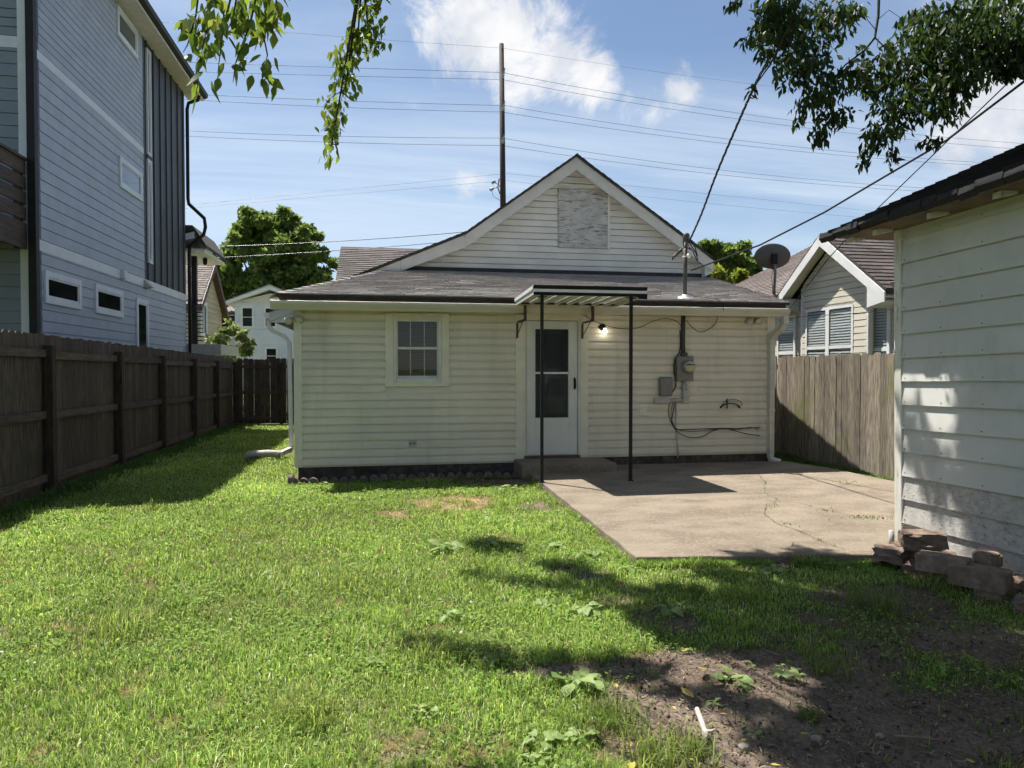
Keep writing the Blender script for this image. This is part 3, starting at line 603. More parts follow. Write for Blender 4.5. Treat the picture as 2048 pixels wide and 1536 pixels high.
    def rake(name, a, b, wa=W, wb=W): return MB().prism([(a.x, RY, a.z - .04), (b.x, RY, b.z - .04), (b.x, RY, b.z - .04 - wb), (a.x, RY, a.z - .04 - wa)], (0, .025, 0)).build(name, 'raketrim', H)
    ll = Vector((lx, RY, lz)); mid = kn.lerp(ll, .34)
    rake('rake_board', pk, rt, .245, .235); rake('rake_board', pk, kn, .245, .235); rake('rake_board', kn + Vector((-.006, 0, -.004)), mid, .235, .2); rake('rake_board', mid + Vector((-.006, 0, -.003)), ll, .2, .17)
    sf = MB()
    for a, b in ((pk, rt), (kn, pk), (ll, kn)): sf.prism([(a.x, RY + .025, a.z - .13), (b.x, RY + .025, b.z - .13), (b.x, GY, b.z - .13), (a.x, GY, a.z - .13)], (0, 0, .02))
    sf.build('rake_soffit', 'trimc', H)
    MB().prism([(XR + .01, RY + .03, 3.36), (rt.x - .05, RY + .03, rt.z - .30), (rt.x - .01, RY + .03, rt.z - .1), (XR + .01, RY + .03, rt.z + .1)], (0, .2, 0)).build('eave_return', 'gablew', H)
    mr = MB()
    for a, b in ((pk, rt), (kn, pk), (ll, kn)): mr.prism([(a.x, RY - .03, a.z), (b.x, RY - .03, b.z), (b.x, 20.9, b.z), (a.x, 20.9, a.z)], (0, 0, -.045))
    mroof = mr.build('main_roof', 'roofdk', H)
    rr = random.Random(2); er = MB()
    for a, b in ((pk, rt), (pk, kn), (kn, ll)):       # ragged shingle edge seen along the rake
        n = int((b - a).length/.145)
        for k in range(n):
            p = a.lerp(b, k/n); q = a.lerp(b, (k + 1.02)/n); h = rr.uniform(.004, .014)
            er.prism([(p.x, RY - .045, p.z + .001), (q.x, RY - .045, q.z + .001), (q.x, RY - .045, q.z + .004), (p.x, RY - .045, p.z + h + .004)], (0, .3, 0))
    er.build('shingle_edge', 'shingd', mroof)['kind'] = 'stuff'
    box('flashing', 'flash', H, .02, XR + .2, GY - .055, GY, 3.345, 3.44)
    # side eave gutter, downspout and pipe on the left
    gp = [(0, 0), (0, -.11), (-.07, -.11), (-.12, -.04), (-.12, 0)]
    MB().prism([(lx + .02 + a, 12.98, lz - .05 + b) for a, b in gp], (0, 7.9, 0)).build('gutter', 'whitem', H)
    xx = -1.63; ds = MB(); y0 = 13.12
    g0 = Vector((lx - .03, y0, lz - .14))
    ds.tube([g0, g0 + Vector((0, 0, -.12)), g0 + Vector((.06, 0, -.22)), Vector((xx - .1, y0, lz - .44)), Vector((xx, y0, lz - .58)), Vector((xx, y0, lz - .8)), Vector((xx + .02, y0, .18)), Vector((xx - .02, y0 - .02, .08))], .05, 4, up=(0, 1, 0), phase=PI/4)
    ds.build('downspout', 'whitem', H)
    box('eave_board', 'whitem', H, lx + .02, -1.50, RY + .03, RY + .055, lz - .22, lz - .03)
    # cross gable roof at the front of the house
    c0 = P(682, 493, Y=19.0); c1 = P(676, 575, Y=16.4); c1.z = min(c1.z, 3.55)
    MB().prism([(c0.x, 19.0, c0.z), (4.5, 19.0, c0.z), (4.5, 16.4, c1.z), (c0.x, 16.4, c1.z)], (0, 0, -.06)).build('front_roof', 'roofdk', H)
    MB().prism([(c0.x + .1, 16.5, 3.15), (c0.x + .1, 16.5, c1.z), (c0.x + .1, 19.0, c0.z - .07), (c0.x + .1, 21.2, c1.z), (c0.x + .1, 21.2, 3.15)], (5.2, 0, 0)).build('front_wall', 'cream', H)
    V2 = Vector((0, 2.6, c0.z - c1.z)); L2 = V2.length
    shingles('front_shingle_courses', H, Vector((c0.x, 16.4, c1.z + .004)), UX, V2, 5, int(L2/.14), lambda s: (0, 4.4), .14, .3, [(.145, .13, .122), (.12, .107, .10), (.165, .148, .138)])
    return H
bungalow()

# ------------------------------------------------------------------ things fixed to the bungalow
def canopy():
    x0, x1, y0, y1 = 1.885, 3.40, 8.82, 10.12
    T = thing('door_canopy', 'flat metal door canopy with a black fascia and one pale stripe on two thin posts', 'canopy', (2.6, 8.9, PT))
    zf, zb = 2.50, 2.475; th = .125
    n = 8; w = (x1 - x0)/n
    for k in range(n):       # roof pans with raised ribs
        a = x0 + .02 + k*w*.985; m = MB()
        m.prism([(a, y0 + .03, zf + .05), (a + w*.985 - .004, y0 + .03, zf + .05), (a + w*.985 - .004, y1, zb + .05), (a, y1, zb + .05)], (0, 0, .008))
        m.prism([(a, y0 + .03, zf + .008), (a + .022, y0 + .03, zf + .008), (a + .022, y1, zb + .008), (a, y1, zb + .008)], (0, 0, .043))
        m.build('roof_pan', 'whitem', T)
    f = MB(); f.box(x0, x1, y0, y0 + .03, zf, zf + .04); f.box(x0, x1, y0, y0 + .03, zf + .078, zf + .128); f.build('front_fascia', 'blackp', T, bevel=.004)
    box('stripe', 'whitem', T, x0 + .004, x1 - .004, y0 + .004, y0 + .028, zf + .04, zf + .078)
    for xx, s in ((x0, -1), (x1 - .02, 1)):
        f = MB(); f.prism([(xx, y0 + .03, zf + .01), (xx, y0 + .03, zf + .128), (xx, y1, zb + .11), (xx, y1, zb)], (.02, 0, 0))
        f.prism([(xx - .012 if s < 0 else xx + .02, y0 + .03, zf + .07), (xx - .012 if s < 0 else xx + .02, y0 + .03, zf + .118), (xx - .012 if s < 0 else xx + .02, y1, zb + .10), (xx - .012 if s < 0 else xx + .02, y1, zb + .055)], (.012, 0, 0))
        f.build('side_fascia', 'whitem', T)
    MB().tube([(x1 - .12, y0 - .0, zf - .008), (x1 - .01, y0 - .0, zf - .008)], .022, 10).build('drain_tube', 'blackp', T)
    for xx, yy in ((2.03, 9.0), (3.215, 8.93)):
        p = box('post', 'postg', T, xx - .019, xx + .019, yy - .019, yy + .019, PT, zf + .03)
        box('foot_plate', 'postg', p, xx - .035, xx + .035, yy - .035, yy + .035, PT - .002, PT + .012); box('head_plate', 'postg', p, xx - .06, xx + .06, yy - .03, yy + .03, zf - .012, zf - .002)
    for xx in (2.02, 3.03):
        b = MB(); b.box(xx - .018, xx + .018, 10.03, 10.07, 2.26, 2.48); b.box(xx - .04, xx + .012, 10.03, HY - .03, 2.255, 2.275); b.box(xx - .055, xx - .025, HY - .05, HY - .03, 2.02, 2.25)
        b.tube([(xx - .04, HY - .05, 2.06), (xx - .03, 10.05, 2.26)], .006, 6); b.build('wall_bracket', 'brown', T)
canopy()

def wall_lamp():
    p = P(1205, 657, Y=HY - .03); T = thing('wall_lamp', 'small round black wall lamp with a lit bulb beside the storm door', 'lamp', (p.x, HY, p.z))
    MB().lathe([(.055, .0), (.055, .018), (.035, .035), (.0, .036)], (p.x, HY - .015, p.z + .02), (0, -1, 0), 20).build('base', 'blackp', T, True)
    MB().tube([(p.x, HY - .03, p.z + .02), (p.x + .01, HY - .07, p.z + .02), (p.x + .016, HY - .09, p.z)], .016, 10).build('socket', 'blackp', T)
    MB().lathe([(.014, 0), (.018, -.015), (.03, -.035), (.034, -.055), (.028, -.075), (.012, -.088), (.0, -.09)], (p.x + .016, HY - .095, p.z), (0, 0, 1), 16).build('bulb', 'bulb', T, True)
    ld = bpy.data.lights.new('bulb_glow', 'POINT'); ld.energy = .12; ld.color = (1, .9, .72); ld.shadow_soft_size = .035
    lo = bpy.data.objects.new('bulb_glow', ld); col.objects.link(lo); lo.parent = T; lo.location = (.016, -.15, -.07)
wall_lamp()

def floodlights(u, v, label, flip):
    p = P(u, v, Y=HY - .06); T = thing('flood_light', label, 'flood light', (p.x, HY, p.z))
    MB().lathe([(.05, 0), (.05, .03), (.02, .04)], (p.x, HY - .015, p.z + .02), (0, -1, 0), 14).build('base', 'gutter', T)
    for s, dx, dz, ax in ((-1, -.06, 0, Vector((-.75, -.6, -.25))), (1, .06, .02, Vector((.7, -.55, -.2)))):
        if flip == 'r': ax = Vector((-.6, -.3, .25)) if s < 0 else Vector((.15, -.95, -.1)); 
        ax.normalize(); c = Vector((p.x + dx, HY - .08, p.z + dz)); h = MB(); h.lathe([(.015, -.055), (.04, -.045), (.046, .0), (.056, .05)], c, ax, 16); h.tube([(p.x, HY - .04, p.z + .02), c], .012, 8)
        hd = h.build('lamp_head', 'gutter', T, True); MB().lathe([(.052, .045), (.045, .058), (.02, .066), (0, .067)], c, ax, 16).build('lens', 'lens', hd, True)
floodlights(588, 641, 'twin weathered flood lights under the gutter at the drainpipe corner beside the board fence gate', 'l')
floodlights(1506, 645, 'twin flood lights under the gutter above the hose hanger', 'r')

def service():
    x = P(1370, 560, Y=10.40).x; y = 10.40
    T = thing('service_mast', 'grey electric service mast rising through the lean-to roof with drooping cable tails', 'service mast', (x, 10.45, 2.6))
    MB().tube([(x, 10.46, 1.80), (x, 10.46, 2.40)], .034, 12).build('wall_conduit', 'conduit', T, True)
    MB().tube([(x, y, 2.63), (x + .006, y, 3.58)], .031, 12).build('mast', 'conduit', T, True)
    MB().lathe([(.15, -.02), (.13, .0), (.05, .03), (.04, .055)], (x, y, 2.665), (0, -.25, 1), 16).build('roof_boot', 'whitem', T, True)
    w = MB(); w.lathe([(.036, -.04), (.05, -.02), (.052, .06), (.046, .09), (.025, .108), (0, .11)], (x + .008, y - .01, 3.56), (0.05, -.1, 1), 16); w.build('weather_head', 'conduit', T, True)
    c = MB(); c.tube([(x - .05, y - .02, 3.30), (x + .07, y - .02, 3.30)], .012, 8); c.lathe([(.02, -.03), (.032, -.02), (.032, .02), (.02, .03)], (x + .035, y - .06, 3.31), (1, 0, 0), 12); c.build('insulator', 'whitem', T, True)
    for k, pts in enumerate([[(1364, 500), (1352, 512), (1344, 520), (1346, 513), (1362, 498), (1378, 490)], [(1378, 494), (1386, 502), (1393, 520), (1396, 522), (1392, 506), (1384, 494), (1378, 484)], [(1380, 480), (1386, 488), (1390, 494), (1395, 512)], [(1366, 484), (1368, 492), (1376, 496), (1384, 500)], [(1374, 482), (1370, 492), (1374, 500)]]):
        q = [P(u, v, Y=y - .06 - .02*k) for u, v in pts]; o = MB().tube(q, .009, 6).build('cable_tail', 'cable', T)
    # meter and boxes
    mp = P(1367, 737, Y=HY - .05); E = thing('electric_meter', 'grey electric meter box with a round glass meter on the siding', 'meter', (mp.x, HY, mp.z))
    bx = MB(); bx.box(mp.x - .135, mp.x + .135, HY - .13, HY - .012, mp.z - .19, mp.z + .19); bb = bx.build('box', 'greym', E, bevel=.008)
    box('top_hub', 'conduit', E, mp.x - .05, mp.x + .05, HY - .1, HY - .03, mp.z + .19, mp.z + .25, bevel=.01)
    cm = (mp.x + .035, HY - .13, mp.z + .025)
    MB().lathe([(.105, 0), (.105, .02), (.09, .03)], cm, (0, -1, 0), 24).build('ring', 'greym', E, True)
    MB().lathe([(.088, .02), (.088, .09), (.075, .115), (.0, .118)], cm, (0, -1, 0), 24).build('glass', 'meterg', E, True)
    fc = MB(); fc.box(cm[0] - .065, cm[0] + .065, HY - .252, HY - .248, cm[2] + .025, cm[2] + .04); fc.build('dial_bar', 'blackp', E)
    f2 = MB(); f2.box(cm[0] - .06, cm[0] + .06, HY - .252, HY - .247, cm[2] - .05, cm[2] + .012); f2.build('dial_face', 'meterf', E)
    MB().tube([(mp.x + .0, HY - .06, mp.z - .19), (mp.x + .0, HY - .06, 1.03)], .028, 10).build('lower_conduit', 'greyp', E, True)
    b1 = P(1331, 773, Y=HY - .05); B = thing('cable_box', 'rounded grey plastic cable box beside the electric meter', 'cable box', (b1.x, HY, b1.z))
    box('cover', 'greym', B, b1.x - .105, b1.x + .105, HY - .11, HY - .012, b1.z - .145, b1.z + .145, bevel=.03); box('base_plate', 'greyp', B, b1.x - .115, b1.x + .115, HY - .03, HY - .01, b1.z - .15, b1.z + .15)
    a = P(1324, 801, Y=HY - .05); c = P(1371, 793, Y=HY - .05); J = thing('junction_fitting', 'pale plastic conduit elbow with two small boxes under the electric meter', 'conduit fitting', (a.x, HY, a.z))
    box('long_box', 'greyp', J, a.x - .13, a.x + .12, HY - .08, HY - .012, a.z - .042, a.z + .042, bevel=.006); box('end_box', 'greyp', J, c.x - .048, c.x + .048, HY - .09, HY - .012, c.z - .10, c.z + .10, bevel=.006)
    MB().tube([(a.x + .12, HY - .05, a.z), (c.x - .04, HY - .05, a.z)], .03, 10).build('sleeve', 'greyp', J, True); MB().tube([(c.x, HY - .05, c.z + .1), (c.x, HY - .05, c.z + .19)], .024, 10).build('riser', 'greyp', J, True)
    MB().tube([P(1352, 806, Y=HY - .03), P(1351, 850, Y=HY - .03), P(1354, 880, Y=HY - .03), P(1356, 915, Y=HY - .03)], .013, 8).build('ground_pipe', 'greyp', J, True)
    o = P(1285, 821, Y=HY - .03); O = thing('outlet_cover', 'square white weatherproof outlet cover on the siding behind the canopy post', 'outlet cover', (o.x, HY, o.z))
    box('plate', 'trimc', O, o.x - .085, o.x + .085, HY - .03, HY - .012, o.z - .085, o.z + .085, bevel=.006); box('lid', 'trimc', O, o.x - .06, o.x + .06, HY - .05, HY - .03, o.z - .075, o.z + .06, bevel=.008)
    v = P(825, 887, Y=HY - .03); Vn = thing('wall_vent', 'small grey louvred vent low on the siding beneath the window', 'vent', (v.x, HY, v.z))
    box('frame', 'greyp', Vn, v.x - .06, v.x + .06, HY - .035, HY - .012, v.z - .045, v.z + .045, bevel=.004)
    for k in (-1, 1): box('hole', 'greym', Vn, v.x + k*.026 - .017, v.x + k*.026 + .017, HY - .039, HY - .034, v.z - .018, v.z + .018)
    hh = P(1460, 808, Y=HY - .05); Hh = thing('hose_hanger', 'dark iron hose hanger with a wire hoop on the cream siding', 'hose hanger', (hh.x, HY, hh.z))
    box('back_bar', 'blackp', Hh, hh.x - .05, hh.x - .03, HY - .03, HY - .01, hh.z - .07, hh.z + .085)
    s = MB(); pts = [Vector((hh.x + math.cos(t)*.165, HY - .10 + .07*abs(math.cos(t)), hh.z - .07 + math.sin(t)*.085)) for t in np.linspace(PI*.02, PI*.98, 15)]
    for i, p in enumerate(pts): s.v += [tuple(p + Vector((0, -.05, 0))), tuple(p + Vector((0, .04, .0)))]
    s.f += [(2*i, 2*i + 1, 2*i + 3, 2*i + 2) for i in range(14)]; sd_ = s.build('saddle', 'postg', Hh); mo = sd_.modifiers.new('Solidify', 'SOLIDIFY'); mo.thickness = .006
    MB().tube([Vector((hh.x + math.cos(t)*.165 + .0, HY - .13, hh.z + .0 + math.sin(t)*.075)) for t in np.linspace(-PI*.12, PI*1.12, 21)], .005, 6).build('hoop', 'blackp', Hh)
    # loose cables
    def loose(label, pts, r=.006, yy=HY - .045, up_end=None):
        q = [P(u, v_, Y=yy) for u, v_ in pts]
        sm = []
        for i in range(len(q) - 1):
            p0, p1, p2, p3 = q[max(i - 1, 0)], q[i], q[i + 1], q[min(i + 2, len(q) - 1)]
            for k in range(6):
                t = k/6; sm.append(.5*((2*p1) + (-p0 + p2)*t + (2*p0 - 5*p1 + 4*p2 - p3)*t*t + (-p0 + 3*p1 - 3*p2 + p3)*t**3))
        sm.append(q[-1]); tag(MB().tube(sm, r, 6).build('loose_cable', 'cable'), label, 'cable')
    loose('thin black cable sagging between the canopy bracket and the service mast', [(1170, 632), (1200, 647), (1240, 657), (1275, 656), (1305, 643), (1330, 637), (1352, 642), (1362, 652)], .005)
    loose('thin black cable looping from the eave down beside the service mast', [(1372, 640), (1385, 655), (1400, 664), (1415, 660), (1430, 648), (1435, 632), (1432, 612)], .005)
    loose('black cable running down beside the electric meter to the cable box', [(1360, 660), (1361, 690), (1358, 706), (1350, 718), (1348, 740), (1352, 765), (1348, 780), (1338, 790)], .009)
    loose('black cable running straight along the siding above the foundation', [(1352, 795), (1346, 825), (1344, 845), (1352, 858), (1375, 859), (1430, 857), (1480, 857), (1520, 855)], .007)
    loose('black cable hanging slack in a loop above the foundation', [(1340, 800), (1337, 825), (1345, 850), (1358, 866), (1380, 875), (1405, 873), (1430, 860), (1455, 858), (1490, 867), (1520, 871)], .006)
    loose('black cable strand strapped beside the straight cable on the siding', [(1347, 800), (1342, 830), (1350, 855), (1370, 862), (1400, 862), (1440, 858), (1475, 859), (1500, 855), (1518, 859)], .005, HY - .055)
    q = [(4.72, 10.55, 2.76), (4.80, 10.45, 2.70), (4.9, 10.42, 2.71), (4.86, 10.34, 2.69), (4.88, 10.22, 2.655), (5.0, 10.1, 2.63), (5.06, 10.02, 2.55), (5.08, 10.03, 2.44)]
    tag(MB().tube(q, .006, 6).build('loose_cable', 'cable'), 'thin black cable lying across the shingles and over the gutter', 'cable')
service()

# corrugated pipe
def corr():
    a = P(560, 908, Z=.10); b = P(494, 911, Z=.07); T = thing('drain_pipe', 'pale corrugated drain pipe lying on the shaded grass', 'drain pipe', (a.x, a.y, 0))
    e = P(592, 899, Y=13.1); MB().tube([(-1.62, 13.08, .14), a], .052, 4, phase=PI/4).build('chute', 'whitem', T)
    n = 60; pts = [a.lerp(b, t) + Vector((0, 0, .02*math.sin(t*PI))) for t in np.linspace(0, 1, n)]; MB().tube(pts, [.056 + (.012 if i % 3 == 0 else 0) for i in range(n)], 14).build('hose', 'corr', T, True)
corr()

# ================================================================== fences
_pk = {}
def picket_mesh(w, h, t, m, var):
    key = (w, round(h, 2), t, m, var)
    if key not in _pk:
        rr = random.Random(var); e = .03 + rr.uniform(-.006, .006); a = rr.uniform(-.006, .006); b = rr.uniform(-.006, .006)
        mb = MB(); mb.prism([(-w/2, 0, 0), (w/2, 0, 0), (w/2 + a, 0, h - e), (w/2 - e + a, 0, h), (-w/2 + e + b, 0, h), (-w/2 + b, 0, h - e)], (0, t, 0)); _pk[key] = mb.mesh('picket', M[m])
    return _pk[key]
def picket(parent, root, loc, rotz, w, h, m, var, tilt=0.0, t=.018):
    o = bpy.data.objects.new('picket', picket_mesh(w, h, t, m, var % 6)); col.objects.link(o); o.parent = parent
    o.location = WM[root].inverted() @ Vector(loc); o.rotation_euler = (0, tilt if abs(rotz) < .1 else 0, rotz)
    if abs(rotz) > .1: o.rotation_euler = (0, tilt, rotz)
    return o
def left_fence():
    X = -4.15; T = thing('board_fence', 'dark weathered board fence with posts and three rails beside the blue house', 'fence', (X, 12.8, 0)); rr = random.Random(21)
    posts = [4.9, 7.3, 9.72, 12.1, 14.36, 16.65, 18.8, 20.95]; top = lambda y: 2.0 - .0098*(y - 8.7)
    for y in posts: box('post', 'postw', T, X + .02, X + .125, y - .055, y + .055, -.1, top(y) - .135, bevel=.006)
    for a, b in zip(posts, posts[1:]):
        for zt, hh in ((-.20, .095), (-.955, .095), (-1.74, .10)):
            z = top((a + b)/2) + zt; ra, rb = rr.uniform(-.012, .012), rr.uniform(-.012, .012)
            MB().prism([(X + .018, a + .056, z - hh + ra), (X + .018, b - .056, z - hh + rb), (X + .018, b - .056, z + rb), (X + .018, a + .056, z + ra)], (.04, 0, 0)).build('rail', 'railw', T)
    y = 4.7; k = 0
    while y < 21.0:
        picket(T, T, (X - .002, y, .02), PI/2, .142, top(y) - .02 + rr.uniform(-.012, .008), 'fencel', rr.randint(0, 5), rr.uniform(-.004, .004)); y += .1475; k += 1
left_fence()
def gate_fence():
    Y = 20.98; T = thing('gate_fence', 'weathered picket fence with slits of light closing off the side yard', 'fence', (-2.8, Y, 0)); rr = random.Random(5)
    for x in (-4.0, -2.82, -1.70): box('post', 'postw', T, x - .05, x + .05, Y - .11, Y - .02, -.1, 1.72)
    for (a, b) in ((-3.95, -2.87), (-2.77, -1.75)):
        for z in (1.58, .86, .12): box('rail', 'railw', T, a, b, Y - .06, Y - .02, z, z + .09)
    MB().obox((-2.75, Y - .07, .18), (.9, 0, .62), (0, .03, 0), (0, 0, .09)).build('brace', 'railw', T)
    x = -4.02
    while x < -1.65: picket(T, T, (x + .07, Y, .02), 0, .143, 1.83 + rr.uniform(-.02, .02), 'fencel', rr.randint(0, 5), rr.uniform(-.006, .006)); x += .1455 + rr.uniform(0, .005)
gate_fence()
def right_fence():
    X = 7.1; T = thing('picket_fence', 'sunlit grey picket fence between the bungalow and the garage', 'fence', (X, 10, 0)); rr = random.Random(9)
    for z in (.3, .95, 1.55): box('rail', 'railw', T, X + .03, X + .07, 5.4, 16.5, z, z + .09)
    for y in (5.5, 7.9, 10.3, 12.7, 15.1): box('post', 'postw', T, X + .07, X + .17, y - .05, y + .05, -.1, 1.7)
    y = 5.5
    while y < 16.4:
        w = rr.choice((.135, .14, .145)); o = picket(T, T, (X + rr.uniform(0, .012), y, rr.uniform(-.01, .01)), PI/2, w, 1.79 + rr.uniform(-.015, .02), 'fencer', rr.randint(0, 5), rr.uniform(-.012, .012)); y += w + .004
right_fence()

# ================================================================== blue house
def blue_house():
    X = -5.6; Y0, Y1 = P(74, 500, X=X).y, P(371, 600, X=X).y; H = thing('blue_house', 'tall blue grey three storey house with white bands and charcoal panels', 'house', (X, Y0, 0))
    zl0, zl1 = P(83, 503, X=X).z, P(83, 481, X=X).z; zu0, zu1 = P(80, 125, X=X).z, P(80, 107, X=X).z; ze = P(365, 186, X=X).z
    ze = max(ze, 9.3)
    wall = MB().box(-13, X - .001, Y0 + .001, Y1, .0, ze).build('wall', 'blue', H)
    yb = P(285, 300, X=X).y                                    # start of the charcoal panels
    holes = []
    def run(z0, z1, ex, ya, yb_, mt='blue'):
        z = z0
        while z < z1 - .01:
            h = min(ex, z1 - z); board(wall, mt, (X, ya, z), UY, NX, 0, yb_ - ya, 0, yb_ - ya, h, .026, H, lap=.014); z += ex
    run(.3, zl0, .187, Y0 + .1, Y1 - .03); run(zl1, zu0, .2, Y0 + .1, yb); run(zu1, ze - .01, .142, Y0 + .1, yb)
    box('white_band', 'bluew', H, X, X + .028, Y0 + .01, Y1, zl0, zl1); box('white_band', 'bluew', H, X, X + .028, Y0 + .01, yb + .02, zu0, zu1)
    for z in (zl0, zu0): MB().box(X + .028, X + .032, Y0 + .02, Y0 + .03, z, z + .01).build('band_lip', 'bluew', H)
    # charcoal panels with battens
    us = [287, 292, 306, 319, 331, 342, 354, 364, 370]; ys = [P(u, 380, X=X).y for u in us]; ys[0] = yb + .005
    pw = MB().box(X, X + .018, yb + .02, Y1 - .01, zl1, ze).build('panel_field', 'batten', H)
    for a in ys[1:-1]: box('batten', 'batten', pw, X + .018, X + .05, a - .022, a + .022, zl1, ze)
    box('panel_edge', 'batten', pw, X + .018, X + .03, yb, yb + .09, zl1, ze)
    # tall slit windows
    def slit(va, vb, ua, ub, uc):
        ya, yc = P(ua, va, X=X).y, P(ub, va, X=X).y; zt = P((ua + ub)/2, va, X=X).z; zb = P(uc, vb, X=X).z
        simple_window(H, (X + .030, ya, zb), UY, NX, yc - ya, zt - zb, .06, 'bluew', 'sglass', proud=.045)
    slit(100, 314, 287.5, 295.5, 297); slit(320, 529, 290, 298, 301)
    # windows: near edge u, its top and bottom v, far edge u
    def win(ua, ta, ba, ub, gl='dglass'):
        p = P(ua, ta, X=X); q = P(ua, ba, X=X); r_ = P(ub, 0, X=X); simple_window(H, (X + .022, p.y, q.z), UY, NX, r_.y - p.y, p.z - q.z, .10, 'bluew', gl, proud=.035)
    win(230, 7, 69, 270, 'sglass'); win(235, 311, 372, 276, 'sglass'); win(84, 540, 605, 149.5); win(186, 567, 625, 234.5); win(269, 595, 720, 286)
    vh = P(240, 549, X=X); box('vent_hood', 'bluew', H, X + .03, X + .12, vh.y - .08, vh.y + .08, vh.z - .09, vh.z + .09); vh = P(288, 568, X=X); MB().prism([(X + .03, vh.y - .12, vh.z - .1), (X + .03, vh.y - .12, vh.z + .1), (X + .2, vh.y - .12, vh.z - .08)], (0, .24, 0)).build('vent_hood', 'greyp', H)
    # eave
    xo = P(398, 188, Z=ze).x; xo = min(max(xo, -5.2), -4.75)
    box('soffit', 'trimw', H, X, xo, Y0 - .45, Y1 + .45, ze + .002, ze + .03); box('fascia', 'bluew', H, xo - .03, xo, Y0 - .45, Y1 + .45, ze + .03, ze + .2)
    MB().prism([(xo, Y0 - .47, ze + .05), (xo + .1, Y0 - .47, ze + .1), (xo + .12, Y0 - .47, ze + .2), (xo, Y0 - .47, ze + .2)], (0, Y1 - Y0 + .94, 0)).build('gutter', 'darkm', H)
    MB().prism([(xo + .06, Y0 - .47, ze + .21), (-9.3, Y0 - .47, ze + 2.1), (-13.6, Y0 - .47, ze + .21)], (0, Y1 - Y0 + .94, 0)).build('roof', 'roofdk', H)
    # corner boards and downspouts
    xa = P(42, 500, Y=Y0).x
    box('corner_board', 'bluew', H, xa, X - .085, Y0 - .028, Y0, 0, ze)
    MB().tube([(X - .02, Y0 - .06, 0), (X - .02, Y0 - .06, ze)], .085, 4, phase=PI/4).build('downspout', 'darkm', H)
    b = Vector((X + .1, Y1 + .04, 0)); p0 = P(398, 195, Y=Y1); zj = P(372, 440, X=X).z
    dz = [(X + .42, ze + .03), (X + .38, ze - .12), (X + .12, ze - .22), (X + .08, ze - .4), (X + .08, zj + .6), (X + .10, zj + .45), (X + .52, zj + .05), (X + .55, zj - .2), (X + .5, zj - .42), (X + .13, zj - .75), (X + .1, zj - .95), (X + .1, 0)]
    MB().tube([(x, Y1 + .05, z) for x, z in dz], .05, 8, up=(0, 1, 0)).build('downspout', 'darkm', H, True)
    # rear wall facing the yard
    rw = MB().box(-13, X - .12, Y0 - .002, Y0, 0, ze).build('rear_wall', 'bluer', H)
    def rrun(z0, z1, ex):
        z = z0
        while z < z1 - .01:
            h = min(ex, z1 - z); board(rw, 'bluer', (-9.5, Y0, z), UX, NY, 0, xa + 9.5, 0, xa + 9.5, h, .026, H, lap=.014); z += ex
    zr0, zr1 = P(20, 96, Y=Y0).z, P(20, 73, Y=Y0).z
    rrun(.3, zl0, .2); rrun(zl0, zr0, .2); rrun(zr1, ze, .145)
    box('white_band', 'bluew', H, -9.5, xa, Y0 - .03, Y0 - .001, zr0, zr1)
    # front porch roof beyond the far corner
    pz = P(400, 505, Y=Y1 + 1.2).z
    pr = MB(); q0 = P(372, 455, Y=Y1 + .1).z; xr = P(434, 505, Y=Y1 + 1.4).x
    pr.prism([(X - 1, Y1 + .02, q0 - .5), (X + .25, Y1 + .02, q0 - .12), (X + .25, Y1 + .02, q0 - .30), (X - 1, Y1 + .02, q0 - .7)], (0, 2.6, 0)); porch = pr.build('porch_beam', 'bluew', H)
    MB().prism([(X - 1, Y1 + .03, q0 + .06), (X + .2, Y1 + .03, q0 + .06), (xr, Y1 + .03, pz + .04), (xr, Y1 + .03, pz - .06), (X + .2, Y1 + .03, q0 - .1), (X - 1, Y1 + .03, q0 - .1)], (0, 2.7, 0)).build('porch_roof', 'roofdk', H)
    box('porch_soffit', 'trimw', H, X - 1, xr - .05, Y1 + .05, Y1 + 2.7, pz - .16, pz - .07); 
    px = P(389, 600, Y=Y1 + .9).x; box('porch_post', 'darkm', H, px - .07, px + .07, Y1 + .85, Y1 + 1.0, .4, pz - .1)
    lx_ = P(410, 505, Y=Y1 + 1.2); MB().lathe([(.05, .06), (.07, 0), (.06, -.14), (.02, -.18)], (lx_.x, Y1 + 1.2, pz - .2), (0, 0, 1), 10).build('porch_lamp', 'blackp', H)
    fl = P(386, 690, Y=Y1 + .9).z; box('porch_floor', 'greyp', H, X - 1, X + .95, Y1 + .03, Y1 + 2.6, fl - .3, fl)
    for k in range(11): box('railing_bar', 'darkm', H, X - .3, px + .25, Y1 + .8, Y1 + .83, fl + .12 + k*.12, fl + .15 + k*.12)
    return Y0
BY0 = blue_house()

